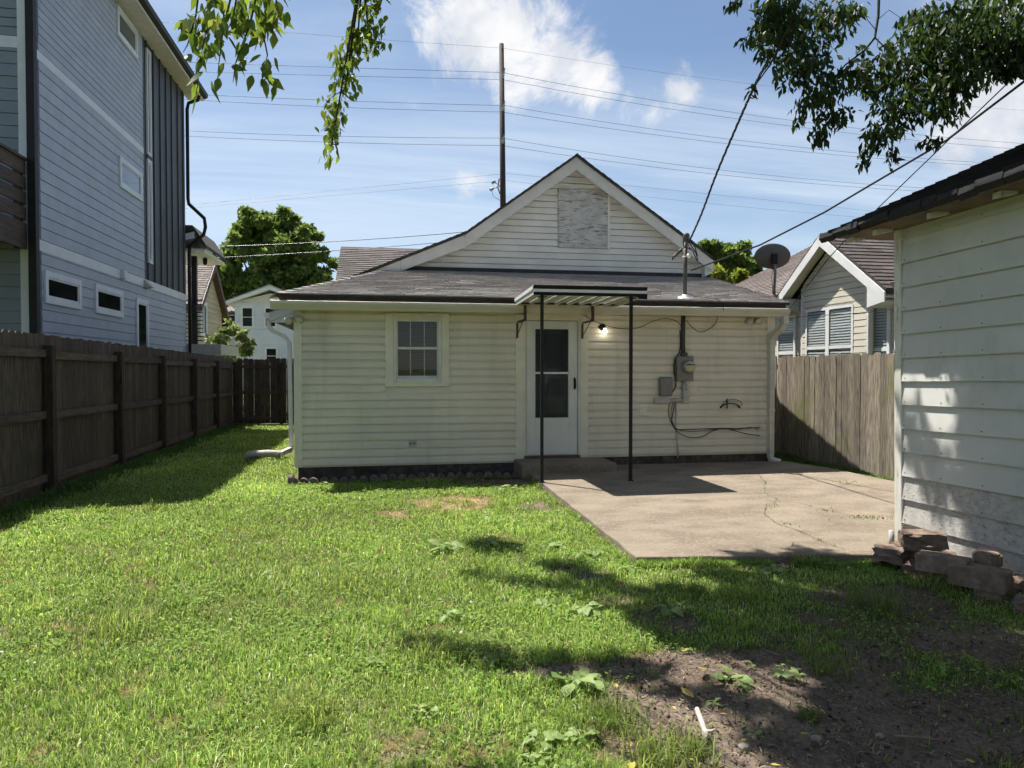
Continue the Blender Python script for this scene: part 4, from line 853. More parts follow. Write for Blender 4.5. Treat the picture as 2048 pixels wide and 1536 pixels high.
def deck():
    X = -5.72; T = thing('wooden_deck', 'brown slatted timber balcony deck on the blue house', 'deck', (X, 12.0, 0)); ya, yb = 8.6, BY0 - .08
    zt = P(54, 324, X=X).z; px = .0083
    z = zt
    for k, (h, g) in enumerate([(.22, .045), (.2, .045), (.2, .05), (.2, .05)]):
        box('slat', 'deckw', T, X - .03, X, ya, yb, z - h, z, bevel=.004); z -= h + g
    zb = P(54, 499, X=X).z
    box('cap_rail', 'deckw', T, X - .10, X + .04, ya, yb, zt, zt + .04)
    box('rim_joist', 'deckw', T, X - .04, X + .005, ya, yb, zb, z, bevel=.004)
    for y in (8.7, 10.7, yb - .06): box('post', 'deckw', T, X - .14, X - .04, y - .05, y + .05, zb, zt)
    for k in range(24): box('floor_board', 'deckw', T, -9.4, X - .05, ya + k*.18, ya + k*.18 + .17, zb + .26, zb + .30)
    for y in (8.75,): box('post', 'deckw', T, X - .15, X - .01, y - .07, y + .07, 0, zb)
    box('post', 'deckw', T, -9.4, -9.26, 8.68, 8.82, 0, zb + .26)
    for k in range(8): box('joist', 'deckw', T, -9.4 + k*.46, -9.36 + k*.46, ya, yb, zb + .05, zb + .26)
deck()

# ================================================================== garage
GX = 4.53
def garage():
    gy = 5.56; T = thing('garage', 'old grey white garage with lapped boards and a low black shingle roof', 'garage', (GX, gy, 0), rot=(R(-1.15), 0, 0))
    # built level, then the whole thing leans a little towards its far end
    ya = -1.0; lv = WM[T]; WM[T] = Matrix.Translation((GX, gy, 0))
    body = MB().box(GX + .001, 8.6, ya, gy - .02, .0, 2.76).build('wall', 'garage', T)
    ex = .207; z = .0; k = 0
    gj = random.Random(13); nl = MB()
    while z < 2.74:
        h = min(ex, 2.76 - z); cut = ya + gj.uniform(3.6, 6.0); ye_ = gy - .035
        for a2, b2 in ((ya, ye_ - gj.uniform(0, .012)),):
            bo = board(body, 'garagew' if k < 3 else 'garage', (GX, a2, z + gj.uniform(-.003, .003)), UY, MX, 0, b2 - a2, 0, b2 - a2, h, .034, T, lap=.012)
            for q in range(int((b2 - a2)/.41)): nl.lathe([(.006, 0), (.004, .003), (0, .003)], (GX - .033, b2 - .04 - q*.41, z + .03), (-1, 0, 0), 6)
        z += ex; k += 1
    nl.build('nail_heads', 'brown', T)['kind'] = 'stuff'
    box('corner_post', 'gpost', T, GX - .036, GX + .06, gy - .045, gy + .035, .0, 2.80, bevel=.006)
    box('corner_strip', 'gpost', T, GX - .022, GX + .08, gy + .036, gy + .06, .05, 2.78, bevel=.004)
    # roof: eave along the wall, slope rising to the right
    ex0 = 4.15; ye = gy + .40; zr = 2.79; tp = .44
    rf = MB(); rp = [(ex0, zr), (ex0, zr + .055), (6.57, zr + .055 + tp*(6.57 - ex0)), (9.0, zr + .055), (9.0, zr), (6.57, zr + tp*(6.57 - ex0))]
    rf.prism([(x, ya - .3, z) for x, z in rp], (0, ye - ya + .3, 0)); roof = rf.build('roof', 'roofdk', T)
    V = Vector((1, 0, tp)); Lr = V.length*2.42
    dark = [(.030, .029, .031), (.022, .022, .025), (.042, .037, .036), (.034, .032, .033)]
    shingles('shingle_courses', roof, Vector((ex0 - .03, ya - .3, zr + .045)), UY, V, 6, int(Lr/.14), lambda s: (0, ye - ya + .33), .14, .3, dark, thick=.02, lift=.012)
    rr = random.Random(8); er = MB(); y = ya        # curled shingle ends hanging over the eave
    while y < ye + .02:
        w = rr.uniform(.14, .24); d = rr.uniform(.0, .028); o = ex0 - .03 - rr.uniform(0, .02)
        er.prism([(o, y, zr + .07), (o - .012, y, zr + .035 - d*.7), (o + .02, y, zr - d), (o + .05, y, zr + .05)], (0, w - .006, rr.uniform(-.012, .012))); y += w
    er.build('eave_shingles', 'shingd', roof)['kind'] = 'stuff'
    box('eave_boards', 'gtan', T, ex0 + .031, GX + .3, ya, ye - .02, zr + .0, zr + .075)
    box('frieze', 'garage', T, GX - .014, GX, ya, gy - .05, 2.56, 2.80)
    y = ye - .06
    for y in (ye - .06, gy - .03, gy - .66, gy - 1.28, gy - 1.9, gy - 2.5, gy - 3.1, gy - 3.7):
        MB().prism([(ex0 + .10, y - .02, zr - .055), (ex0 + .10, y - .025, zr - .01), (ex0 + .26, y - .025, zr + .05), (ex0 + .26, y - .025, zr - .02)], (0, .05, 0)).build('rafter_tail', 'gpost', T)
    # far gable boards and barge board
    MB().prism([(GX + .06, gy - .02, 2.74), (6.57, gy - .02, 2.78 + tp*2.1), (8.6, gy - .02, 2.74)], (0, .03, 0)).build('gable', 'garage', T)
    box('far_wall', 'garage', T, GX + .08, 8.6, gy - .019, gy + .012, .0, 2.74)
    WM[T] = lv
garage()

# ------------------------------------------------------------------ loose blocks along the garage foot
def rough_block(label, u0, u1, v0, v1, X, kind, seed, ang=0.0, depth=None):
    D = depth or .2; p = P((u0 + u1)/2, v1, Z=X); d = (p - CAM).dot(ray(1024, 768).normalized()); L = (u1 - u0)*d/F*1.02; h = max((v1 - v0)*.78*d/F, .075)
    vd = Vector((p.x, p.y, 0)).normalized(); c_ = p + vd*D*.45; cx, cy, zb = c_.x, c_.y, X; ang = math.atan2(vd.y, vd.x) + ang
    import bmesh
    bm = bmesh.new(); bmesh.ops.create_cube(bm, size=1.0)
    for v in bm.verts: v.co = Vector((v.co.x*D, v.co.y*L, v.co.z*h))
    rr = random.Random(seed)
    if kind == 'paver':
        bmesh.ops.bevel(bm, geom=list(bm.edges), offset=.008, segments=1, affect='EDGES')
        for v in bm.verts: v.co += Vector((rr.uniform(-.004, .004), rr.uniform(-.004, .004), rr.uniform(-.004, .004)))
    elif kind == 'round':
        bm.clear(); bmesh.ops.create_cone(bm, cap_ends=True, segments=14, radius1=L/2, radius2=L/2*.96, depth=h); bmesh.ops.bevel(bm, geom=[e for e in bm.edges if abs(e.verts[0].co.z - e.verts[1].co.z) < .01], offset=.012, segments=2, affect='EDGES')
    else:
        bmesh.ops.subdivide_edges(bm, edges=list(bm.edges), cuts=3, use_grid_fill=True)
        for v in bm.verts:
            n = Vector((v.co.x/D*2, v.co.y/L*2, v.co.z/h*2)); k = 1 - .15*max(0, n.length - 1.0); v.co *= k; v.co += Vector((rr.uniform(-1, 1), rr.uniform(-1, 1), rr.uniform(-1, 1)))*.017
    me = bpy.data.meshes.new('landscape_block'); bm.to_mesh(me); bm.free(); me.materials.append(M['block'])
    o = bpy.data.objects.new('landscape_block', me); col.objects.link(o); o.location = (cx, cy, zb + h/2); o.rotation_euler = (0, 0, ang)
    tag(o, label, 'block', 'loose blocks along the garage foot')
rough_block('reddish rough block on top of the pile against the garage corner post', 1806, 1888, 1058, 1100, .20, 'rock', 1, .25, .16)
rough_block('sunlit rough stone wedged under the topmost block by the corner post', 1790, 1846, 1080, 1124, .06, 'rock', 2, .2, .18)
rough_block('sunlit flat stone lying on the patio corner', 1752, 1808, 1090, 1128, .055, 'rock', 3, -.2, .20)
rough_block('half buried brown stone in front of the wedged stone', 1808, 1856, 1120, 1154, -.01, 'rock', 4, .1, .16)
rough_block('smooth brown paver resting askew at the middle of the pile', 1840, 1932, 1104, 1150, .10, 'paver', 5, -.25, .14)
rough_block('low rounded stone beneath the askew paver', 1870, 1924, 1146, 1180, -.01, 'rock', 6, .2, .18)
rough_block('longest brown paver lying flat beside the round block', 1908, 2008, 1126, 1180, .06, 'paver', 7, -.3, .16)
rough_block('dark round edged block standing on the long paver', 1948, 2000, 1102, 1136, .17, 'round', 8, 0, .18)
rough_block('rough stone just past the end of the long paver', 2008, 2064, 1152, 1194, -.01, 'rock', 9, .3, .18)
rough_block('dark buried stone below the long paver', 1950, 2010, 1178, 1208, -.02, 'rock', 10, .1, .18)
rough_block('outermost buried stone of the pile along the garage', 2030, 2090, 1196, 1234, -.02, 'rock', 12, .1, .18)
rough_block('rear support stone hidden behind the askew paver', 1880, 1960, 1100, 1130, .0, 'rock', 14, .1, .16)
pp = P(1783, 1092, Z=PT); tag(MB().tube([(pp.x, pp.y, PT - .02), (pp.x, pp.y, PT + .13)], .022, 10).build('pipe_stub', 'greyp', None, True), 'short capped pipe stub standing beside the garage corner post', 'pipe')

# ------------------------------------------------------------------ scalloped edging along the foundation
def edging():
    rr = random.Random(31); x = -1.20; k = 0; var = []
    for s in range(3):
        mb = MB(); mb.prism([(math.cos(t)*.062*(1 + .05*math.sin(3*t + s)), -.03, max(math.sin(t), -.2)*.075 + .02) for t in np.linspace(-.2, PI + .2, 13)], (0, .055, 0)); var.append(mb.mesh('edging_stone', M['edge']))
    def put(x, y, rz, lab, grp, zs=1.0):
        o = bpy.data.objects.new('edging_stone', var[rr.randint(0, 2)]); col.objects.link(o); o.location = (x, y, rr.uniform(-.015, .01)); o.rotation_euler = (rr.uniform(-.12, .12), rr.uniform(-.1, .1), rz + rr.uniform(-.1, .1)); o.scale = (1, 1, zs)
        tag(o, lab, 'edging stone', grp)
    while x < 1.92:
        put(x, 9.98 + .03*math.sin(x*1.7) + rr.uniform(-.008, .008), 0, 'small scalloped concrete edging stone in the row along the house foundation', 'edging stones along the foundation'); x += .128 + rr.uniform(0, .012)
    put(1.96, 9.97, 0, 'taller rounded edging stone ending the row beside the doorstep', None, 1.5)
    for y in (10.1, 10.22, 10.34): put(-1.26, y, PI/2, 'scalloped edging stone turning the corner beneath the corner trim', 'edging stones at the house corner')
edging()

# ================================================================== neighbour on the right
def neighbour():
    H = thing('neighbour_house', 'cream sided neighbouring house with a white trimmed gable and brown roof', 'house', (8.6, 12.5, 0))
    X = 8.45; ya, yb = P(1735, 650, X=X).y, P(1606, 650, X=X).y; xo = 8.2
    pk = P(1641, 466, X=xo); rt = P(1771, 578, X=xo); lf = P(1549, 600, X=xo); yc = pk.y
    XW = 8.62; ez = 2.98; tp = .5
    main = MB().box(XW, 16, 7.0, 20, 0, ez).build('wall', 'nsid', H)
    bay = MB().prism([(X, ya, 0), (X, yb, 0), (X, yb, lf.z + .1), (X, yc, pk.z - .2), (X, ya, rt.z + .1)], (XW - X + .5, 0, 0)).build('gable_wall', 'nsid', H)
    ex = .118; z = .9
    ml = (pk.z - lf.z)/(lf.y - pk.y); mr_ = (pk.z - rt.z)/(pk.y - rt.y)
    def yl(z):
        zt = z + .12
        return max(ya, yc - (pk.z - .12 - zt)/mr_), min(yb, yc + (pk.z - .12 - zt)/ml)
    wins = [(P(1715.5, 0, X=X).y, P(1663, 0, X=X).y), (P(1663, 0, X=X).y, P(1619, 0, X=X).y)]; wy0, wy1 = wins[0][0], wins[1][1]; wz1 = P(1716, 606, X=X).z; wz0 = wz1 - 1.55
    while z < pk.z - .3:
        a0, a1 = yl(z); b0, b1 = yl(z + ex)
        if b1 - b0 < .04: break
        if wz0 - .05 < z < wz1 - .03:
            board(bay, 'nsid', (X, 0, z), UY, MX, a0, wy0 + .02, b0, wy0 + .02, ex, .024, H); board(bay, 'nsid', (X, 0, z), UY, MX, wy1 - .02, a1, wy1 - .02, b1, ex, .024, H)
        else: board(bay, 'nsid', (X, 0, z), UY, MX, a0, a1, b0, b1, ex, .024, H)
        z += ex
    def blindwin(par, x, y0, y1, z0, z1, wide=.07):
        f = MB(); t = wide
        f.box(x - .03, x, y0, y1, z0, z0 + t); f.box(x - .03, x, y0, y1, z1 - t, z1); f.box(x - .03, x, y0, y0 + t, z0 + t, z1 - t); f.box(x - .03, x, y1 - t, y1, z0 + t, z1 - t)
        zm = z0 + (z1 - z0)*.5; f.box(x - .026, x - .002, y0 + t, y1 - t, zm - .03, zm + .03); w = f.build('window', 'nwhite', par)
        box('backing', 'dark', w, x - .003, x - .001, y0 + t, y1 - t, z0 + t, z1 - t)
        q = z0 + t + .03
        while q < z1 - t - .02: MB().obox((x - .014, y0 + t + .01, q), (.010, 0, .040), (0, y1 - y0 - 2*t - .02, 0), (.001, 0, .0022)).build('blind_slat', 'blindn', w); q += .052
        box('pane', 'glass', w, x - .022, x - .020, y0 + t, y1 - t, z0 + t, zm - .03); box('pane', 'glass', w, x - .018, x - .016, y0 + t, y1 - t, zm + .03, z1 - t)
    for y0, y1 in wins: blindwin(H, X, y0, y1, wz0, wz1, .055)
    z = .9
    while z < ez - .05:
        board(main, 'nsid', (XW, 7.0, z), UY, MX, 0, ya - 7.0, 0, ya - 7.0, ex, .024, H); board(main, 'nsid', (XW, yb, z), UY, MX, 0, 20 - yb, 0, 20 - yb, ex, .024, H); z += ex
    a, b = P(1792, 0, X=XW).y, P(1747, 0, X=XW).y; blindwin(H, XW - .026, a, b, P(1770, 607, X=XW).z - 1.6, P(1770, 607, X=XW).z)
    a, b = P(1601, 0, X=XW).y, P(1563, 0, X=XW).y; blindwin(H, XW - .026, a, b, P(1580, 632, X=XW).z - 1.6, P(1580, 632, X=XW).z)
    for y in (ya, yb): box('corner_trim', 'nwhite', H, X - .02, X + .07, y - .045, y + .045, .5, 3.2)
    # gable roof: two slopes meeting the main roof, white rake boards
    def slab(name, e, sgn):
        m = (pk.z - e.z)/abs(e.y - yc); y2 = e.y; zz = lambda y: pk.z - m*abs(y - yc)
        mb = MB(); mb.prism([(xo, yc, pk.z), (xo, y2, e.z), (12.0, y2, e.z), (12.0, yc, pk.z)], (0, 0, -.05)); return mb.build(name, 'roofdk', H), m
    r1, m1 = slab('gable_roof', rt, 1); r2, m2 = slab('gable_roof', lf, -1)
    br = [(.12, .102, .095), (.10, .086, .081), (.135, .115, .107), (.09, .077, .073)]
    V = Vector((0, yc - rt.y, pk.z - rt.z)); shingles('shingle_courses', r1, Vector((xo, rt.y, rt.z + .004)), UX, V, 4, int(V.length/.14), lambda s: (0, 3.8), .14, .3, br)
    V = Vector((0, yc - lf.y, pk.z - lf.z)); shingles('shingle_courses_far', r2, Vector((xo, lf.y, lf.z + .004)), UX, V, 4, int(V.length/.14), lambda s: (0, 3.8), .14, .3, br)
    for e in (rt, lf):
        mb = MB(); mb.prism([(xo - .022, yc, pk.z - .045), (xo - .022, e.y, e.z - .045), (xo - .022, e.y, e.z - .22), (xo - .022, yc, pk.z - .25)], (.022, 0, 0)); mb.build('rake_board', 'nwhite', H)
        s = MB(); s.prism([(xo, yc, pk.z - .14), (xo, e.y, e.z - .14), (X, e.y, e.z - .14), (X, yc, pk.z - .14)], (0, 0, .02)); s.build('rake_soffit', 'trimc', H)
    yi = P(1734, 560, X=xo - .02).y; MB().prism([(xo - .02, rt.y, rt.z - .2), (xo - .02, yi, rt.z - .27), (xo - .02, yi, rt.z + mr_*(yi - rt.y) - .2)], (.42, 0, 0)).build('eave_return', 'nwhite', H)
    yi = P(1562, 590, X=xo - .02).y; MB().prism([(xo - .02, lf.y, lf.z - .2), (xo - .02, yi, lf.z - .26), (xo - .02, yi, lf.z + ml*(lf.y - yi) - .2)], (.42, 0, 0)).build('eave_return', 'nwhite', H)
    # main roof
    lb = [(.22, .185, .168), (.195, .162, .15), (.245, .205, .188), (.175, .147, .137)]
    for k, (xs, y0, y1) in enumerate(((8.35, 6.6, rt.y + .08), (9.0, rt.y + .08, lf.y - .08), (8.35, lf.y - .08, 20.2))):
        zs = ez + tp*(xs - 8.35)
        R_ = MB().prism([(xs, y0, zs), (13.5, y0, ez + tp*5.15), (18.6, y0, ez), (18.6, y0, ez - .06), (xs, y0, zs - .06)], (0, y1 - y0, 0)).build('main_roof', 'roofdk', H)
        V = Vector((13.5 - xs, 0, tp*(13.5 - xs))); shingles(('near', 'middle', 'far')[k] + '_shingle_courses', R_, Vector((xs, y0, zs + .004)), UY, V, y1 - y0, int(V.length/.15), lambda q, w=y1 - y0: (0, w), .15, .33, lb)
    box('gutter', 'nwhite', H, 8.27, 8.35, 6.6, ya - 1.0, ez - .12, ez - .005)
    box('soffit', 'trimc', H, 8.36, XW, 6.6, rt.y + .05, ez - .14, ez - .065); box('soffit', 'trimc', H, 8.36, XW, lf.y - .05, 20, ez - .14, ez - .065)
neighbour()

def dish():
    b = P(1549, 592, X=8.25); c = P(1546, 513, d=b.dot(ray(1024, 768).normalized()) if False else (b - CAM).dot(ray(1024, 768).normalized()))
    T = thing('satellite_dish', 'grey satellite dish seen from behind on the neighbouring gable roof', 'satellite dish', tuple(b))
    ax = Vector((.62, .55, .42)).normalized()      # faces away from the yard, up to the sky
    ax = Vector((.18, .93, .30)).normalized()
    prof = [(.0, -.05), (.12, -.045), (.22, -.028), (.32, .0), (.385, .03), (.39, .036), (.385, .042), (.32, .012), (.22, -.016), (.12, -.033), (0, -.038)]
    MB().lathe(prof, c, ax, 36, sy=.70).build('reflector', 'dish', T, True)
    bk = c - ax*.07; f = MB(); f.obox(bk + Vector((-.06, -.05, -.16)), (.12, 0, 0), (0, .07, .02), (0, 0, .22)); f.build('bracket', 'darkm', T, bevel=.01)
    MB().tube([b + Vector((0, 0, -.02)), b + Vector((-.02, -.02, .15)), bk + Vector((.02, -.02, -.34)), bk + Vector((0, -.02, -.1))], .028, 10).build('mast', 'greym', T, True)
    box('foot', 'greym', T, b.x - .06, b.x + .06, b.y - .1, b.y + .1, b.z - .05, b.z + .02)
    MB().tube([c + ax*.01 + Vector((0, 0, -.27)), c + ax*.45 + Vector((0, 0, -.12))], .012, 8).build('feed_arm', 'darkm', T)
    MB().tube([bk + Vector((0, 0, -.2)), bk + Vector((-.06, -.02, -.4)), b + Vector((-.06, -.02, .12)), b + Vector((-.03, 0, .0))], .006, 6).build('cable', 'cable', T)
dish()

# ================================================================== background houses
def far_houses():
    # white two storey house
    d = 48.0; a = P(470, 650, d=d); b = P(640, 650, d=d); Y = a.y; H = thing('white_house', 'white two storey house with a shallow gable beyond the side fence', 'house', (a.x, Y, 0))
    ze = P(470, 604, Y=Y).z; zp = P(541, 576, Y=Y).z; xm = P(541, 576, Y=Y).x; x1 = 2*xm - a.x
    wall = MB().prism([(a.x, Y, 0), (x1, Y, 0), (x1, Y, ze), (xm, Y, zp - .35), (a.x, Y, ze)], (0, 9, 0)).build('wall', 'wsid', H)
    z = 2.0
    while z < ze - .2: board(wall, 'wsid', (a.x, Y, z), UX, NY, 0, x1 - a.x, 0, x1 - a.x, .25, .03, H); z += .25
    MB().prism([(a.x - .5, Y - .45, ze - .2), (xm, Y - .45, zp - .15), (x1 + .5, Y - .45, ze - .2), (x1 + .5, Y - .45, ze + .02), (xm, Y - .45, zp + .1), (a.x - .5, Y - .45, ze + .02)], (0, 10, 0)).build('roof', 'nwhite', H)
    rc = MB().prism([(a.x - .55, Y - .46, ze + .03), (xm, Y - .46, zp + .11), (x1 + .55, Y - .46, ze + .03), (xm, Y - .46, zp + .2)], (0, 10, 0)).build('roof_cover', 'greyp', H)
    MB().prism([(a.x + .3, Y - .02, ze - .05), (x1 - .3, Y - .02, ze - .05), (xm, Y - .02, zp - .4)], (0, .02, 0)).build('gable_panel', 'trimw', H)
    def w(u0, u1, v0, v1):
        p, q = P(u0, v1, Y=Y), P(u1, v0, Y=Y); simple_window(H, (p.x, Y - .032, p.z), UX, NY, q.x - p.x, q.z - p.z, .09, 'nwhite', 'dglass', rail=True, proud=.06)
    w(482, 508, 613, 656); w(528, 554, 614, 656); w(530, 556, 694, 730)
    # tan gabled house
    Y = 27.0; p0 = P(396, 600, Y=Y); T = thing('tan_house', 'tan clapboard house with a steep brown gable roof behind the blue house', 'house', (p0.x, Y, 0))
    # its gable end faces right, roof slope faces the yard
    xr = P(430, 640, Y=Y + 4).x; X = xr
    zr = P(417, 530, X=X - .2).z; yr = P(417, 530, X=X - .2).y
    ya = P(394, 640, X=X).y; yb_ = P(433, 640, X=X).y; ze = P(396, 598, X=X).z
    ya = max(ya, 22.5); yb_ = max(yb_, ya + 4); ym = (ya + yb_)/2
    wl = MB().prism([(X, ya, 0), (X, yb_, 0), (X, yb_, ze), (X, ym, zr - .2), (X, ya, ze)], (-6, 0, 0)).build('wall', 'tan', T)
    z = .6
    while z < zr - .5:
        k = 0 if z < ze - .1 else (z - ze + .15)/max(zr - ze, .1)*(yb_ - ya)/2
        if yb_ - ya - 2*k > .2: board(wl, 'tan', (X, ya + k, z), UY, NX, 0, yb_ - ya - 2*k, 0, yb_ - ya - 2*k, .2, .025, T)
        z += .2
    MB().prism([(X + .25, ya - .3, ze - .25), (X + .25, ym, zr), (X + .25, yb_ + .3, ze - .25), (X + .25, yb_ + .3, ze - .5), (X + .25, ym, zr - .28), (X + .25, ya - .3, ze - .5)], (-6.6, 0, 0)).build('roof', 'fasciab', T)
    V = Vector((0, ym - ya + .3, zr - ze + .25)); shingles('shingle_courses', T, Vector((X - 6.3, ya - .3, ze - .24)), UX, V, 6, int(V.length/.16), lambda s: (0, 6.5), .16, .35, [(.26, .22, .20), (.22, .19, .17), (.29, .25, .22)])
    pw = P(404, 620, X=X); simple_window(T, (X + .03, pw.y - .5, pw.z - 1.0), UY, NX, 1.0, 1.3, .1, 'nwhite', 'dglass', proud=.05)
    # low pale house between them
    Y = 60; a = P(425, 640, Y=Y); b = P(475, 640, Y=Y); zz = P(450, 630, Y=Y).z; L = thing('pale_house', 'low pale house with a brown hipped roof between the tan and white houses', 'house', (a.x, Y, 0))
    box('wall', 'pink', L, a.x - 1, b.x + 2, Y, Y + 8, 0, zz); zt = P(436, 612, Y=Y + 2).z
    MB().prism([(a.x - 1.5, Y - .5, zz), (b.x + 2.5, Y - .5, zz), (b.x + 1.5, Y + 3, zt), (a.x - .5, Y + 3, zt)], (0, 0, .1)).build('roof', 'fasciab', L)
    p = P(455, 652, Y=Y); simple_window(L, (p.x - .8, Y - .05, p.z - 1), UX, NY, 1.6, 2.0, .15, 'nwhite', 'dglass', proud=.08)
    # dark roofed house with a chimney behind the lean-to roof
    Y = 26; a = P(1440, 560, Y=Y); zz = P(1490, 549, Y=Y).z; D = thing('dark_roof_house', 'low house with a dark roof and brick chimney glimpsed behind the lean-to roof', 'house', (a.x, Y, 0))
    b = P(1530, 560, Y=Y); box('wall', 'tan', D, a.x - 2, b.x + 3, Y + .5, Y + 7, 0, zz - 1.0)
    MB().prism([(a.x - .4, Y, zz - 1.2), (b.x + 3.4, Y, zz - 1.2), (b.x + 3.4, Y + 3, zz), (a.x + 1.3, Y + 3, zz)], (0, 0, .08)).build('roof', 'roofdk', D)
    c0, c1 = P(1456, 560, Y=Y - .4), P(1475, 546, Y=Y - .4); box('chimney', mat('chimney brick', (.06, .035, .03), (.09, .05, .04), rough=.9, scale=12), D, c0.x, c1.x, Y - .4, Y + .1, zz - 3, c1.z)
far_houses()

# ================================================================== utility pole and wires
def pole_and_wires():
    d = 32.0; b = P(1006, 410, d=d); t = P(1003, 88, d=d); T = thing('utility_pole', 'tall dark wooden utility pole behind the bungalow roof', 'utility pole', (b.x, b.y, 0))
    MB().tube([(b.x, b.y, 0), (b.x, b.y, b.z), (t.x, t.y, t.z)], [.17, .135, .105], 12).build('shaft', 'polew', T, True)
    for v in (137, 203, 268):
        p = P(1008, v, d=d - .12); q = P(1006, v + 24, d=d - .12)
        MB().lathe([(.03, -.33), (.07, -.30), (.04, -.24), (.075, -.18), (.04, -.12), (.07, -.06), (.035, 0), (.03, .14)], (p.x, p.y, p.z - .12), (.22, 0, 1), 8).build('insulator', 'insul', T, True)
    m = P(1000, 372, d=d); br = MB(); br.tube([(m.x, m.y, m.z - .35), (m.x - .12, m.y - .1, m.z - .1), (m.x - .05, m.y - .1, m.z + .3)], .03, 6); br.build('bracket', 'greym', T)
    for (u, v) in ((988, 364), (984, 378)):
        p = P(u, v, d=d); MB().lathe([(.02, -.12), (.09, -.1), (.04, -.04), (.09, .02), (.02, .08)], p, (1, -.2, .6), 8).build('cutout', 'insul', T, True); MB().tube([P(1001, 372, d=d), p], .018, 5).build('arm', 'greym', T)
    MB().tube([P(982, 372, d=d), P(986, 392, d=d), P(996, 398, d=d), P(1001, 402, d=d)], .01, 5).build('jumper', 'wire', T)
    def wire(label, pts, r, d1, cat='power line', n=28, dl=None):
        """pts: measured points left to right; distance runs from dl at the first to d1 at the last"""
        us = [p[0] for p in pts]; vs = [p[1] for p in pts]; k = np.polyfit(us, vs, min(2, len(us) - 1)); out = []
        for u in np.linspace(us[0], us[-1], n):
            f = (u - us[0])/(us[-1] - us[0]); out.append(P(u, float(np.polyval(k, u)), d=dl + (d1 - dl)*f))
        tag(MB().tube(out, r, 5).build('power_line', 'wire'), label, cat)
    names = ['topmost', 'second', 'third', 'fourth', 'fifth', 'sixth', 'seventh']
    Ls = [((300, 42), (640, 70), (1003, 96)), ((300, 122), (620, 133), (1003, 145)), ((300, 140), (620, 150), (1003, 159)), ((300, 184), (620, 199), (1003, 211)), ((300, 194), (620, 212), (1003, 224)), ((300, 258), (620, 271), (1003, 276)), ((300, 268), (620, 283), (1003, 291))]
    Rs = [((1004, 96), (1400, 155), (2060, 222)), ((1004, 145), (1400, 215), (2060, 288)), ((1004, 159), (1400, 227), (2060, 300)), ((1004, 210), (1400, 271), (1960, 325)), ((1004, 224), (1400, 281), (1960, 331)), ((1004, 276), (1400, 335), (1900, 379)), ((1004, 291), (1400, 345), (1900, 386))]
    for k in range(7):
        wire(f'{names[k]} power line down from the pole top, running towards the blue house', Ls[k], .0085 if k else .005, d, dl=26.0)
        wire(f'{names[k]} power line down from the pole top, running above the garage roof', Rs[k], .0085 if k else .005, 44.0, dl=d)
    wire('upper thin communication line from the pole past the far leafy tree', ((370, 411), (700, 378), (1003, 348)), .005, d, dl=30); wire('lower thin communication line from the pole past the far leafy tree', ((370, 417), (700, 388), (1003, 362)), .005, d, dl=30)
    wire('upper thin communication line from the pole behind the gable peak', ((1004, 346), (1400, 386), (1760, 424)), .005, 40, dl=d); wire('lower thin communication line from the pole behind the gable peak', ((1004, 360), (1400, 405), (1760, 438)), .005, 40, dl=d)
    wire('upper pale line crossing in front of the far leafy tree', ((436, 493), (650, 484), (950, 462)), .016, 27, dl=27); wire('lower pale line crossing in front of the far leafy tree', ((425, 516), (690, 500), (960, 478)), .014, 27, dl=27)
    # twisted service drop
    q = [P(1377, 486, Y=10.36), P(1402, 430, d=10.2), P(1432, 350, d=9.3), P(1470, 260, d=8.5), P(1510, 170, d=7.6), P(1545, 100, d=6.9), P(1572, 0, d=6.2), P(1590, -160, d=5.4), Vector((3.0, 1.5, 6.2)), Vector((3.0, -6, 7.2))]
    sm = []
    for i in range(len(q) - 1):
        p0, p1, p2, p3 = q[max(i - 1, 0)], q[i], q[i + 1], q[min(i + 2, len(q) - 1)]
        for k in range(14):
            t_ = k/14; sm.append(.5*((2*p1) + (-p0 + p2)*t_ + (2*p0 - 5*p1 + 4*p2 - p3)*t_*t_ + (-p0 + 3*p1 - 3*p2 + p3)*t_**3))
    S = tag(empty('service_drop', tuple(q[0])), 'thick twisted black service cable rising from the mast into the leaves', 'cable')
    ln = 0.0
    for j in range(3):
        out = []; ln = 0
        for i, p in enumerate(sm):
            if i: ln += (p - sm[i - 1]).length
            a = ln*14 + j*2*PI/3; out.append(p + Vector((math.cos(a)*.009, math.sin(a)*.006, math.sin(a)*.009)))
        MB().tube(out, .0065, 6).build('strand', 'cable', S)
    c1 = [P(1382, 541, Y=10.4), P(1520, 490, d=9.6), P(1650, 424, d=8.6), P(1724, 380, d=8.0), P(1894, 280, d=6.9), P(2048, 163, d=6.0), P(2300, -60, d=5)]
    tag(MB().tube(c1, .012, 6).build('telephone_cable', 'cable'), 'straight black cable from the foot of the mast over the dish and garage roof', 'cable')
    c2 = [Vector((6.2, 10.1, 2.47)), P(1654, 520, d=9.6), P(1700, 470, d=9.0), P(1751, 421, d=8.4), P(1894, 283, d=7.2), P(2048, 135, d=6.2), P(2300, -100, d=5)]
    tag(MB().tube(c2, .006, 6).build('telephone_cable', 'cable'), 'thin black cable from the gutter corner up behind the garage eave', 'cable')
    c3 = [P(1557, 640, Y=10.5), P(1620, 632, d=12.6), P(1720, 626, d=11.6), P(1796, 616, d=10.6)]
    tag(MB().tube(c3, .006, 5).build('clothes_wire', 'cable'), 'thin dark wire stretched in front of the neighbouring windows', 'wire')
pole_and_wires()

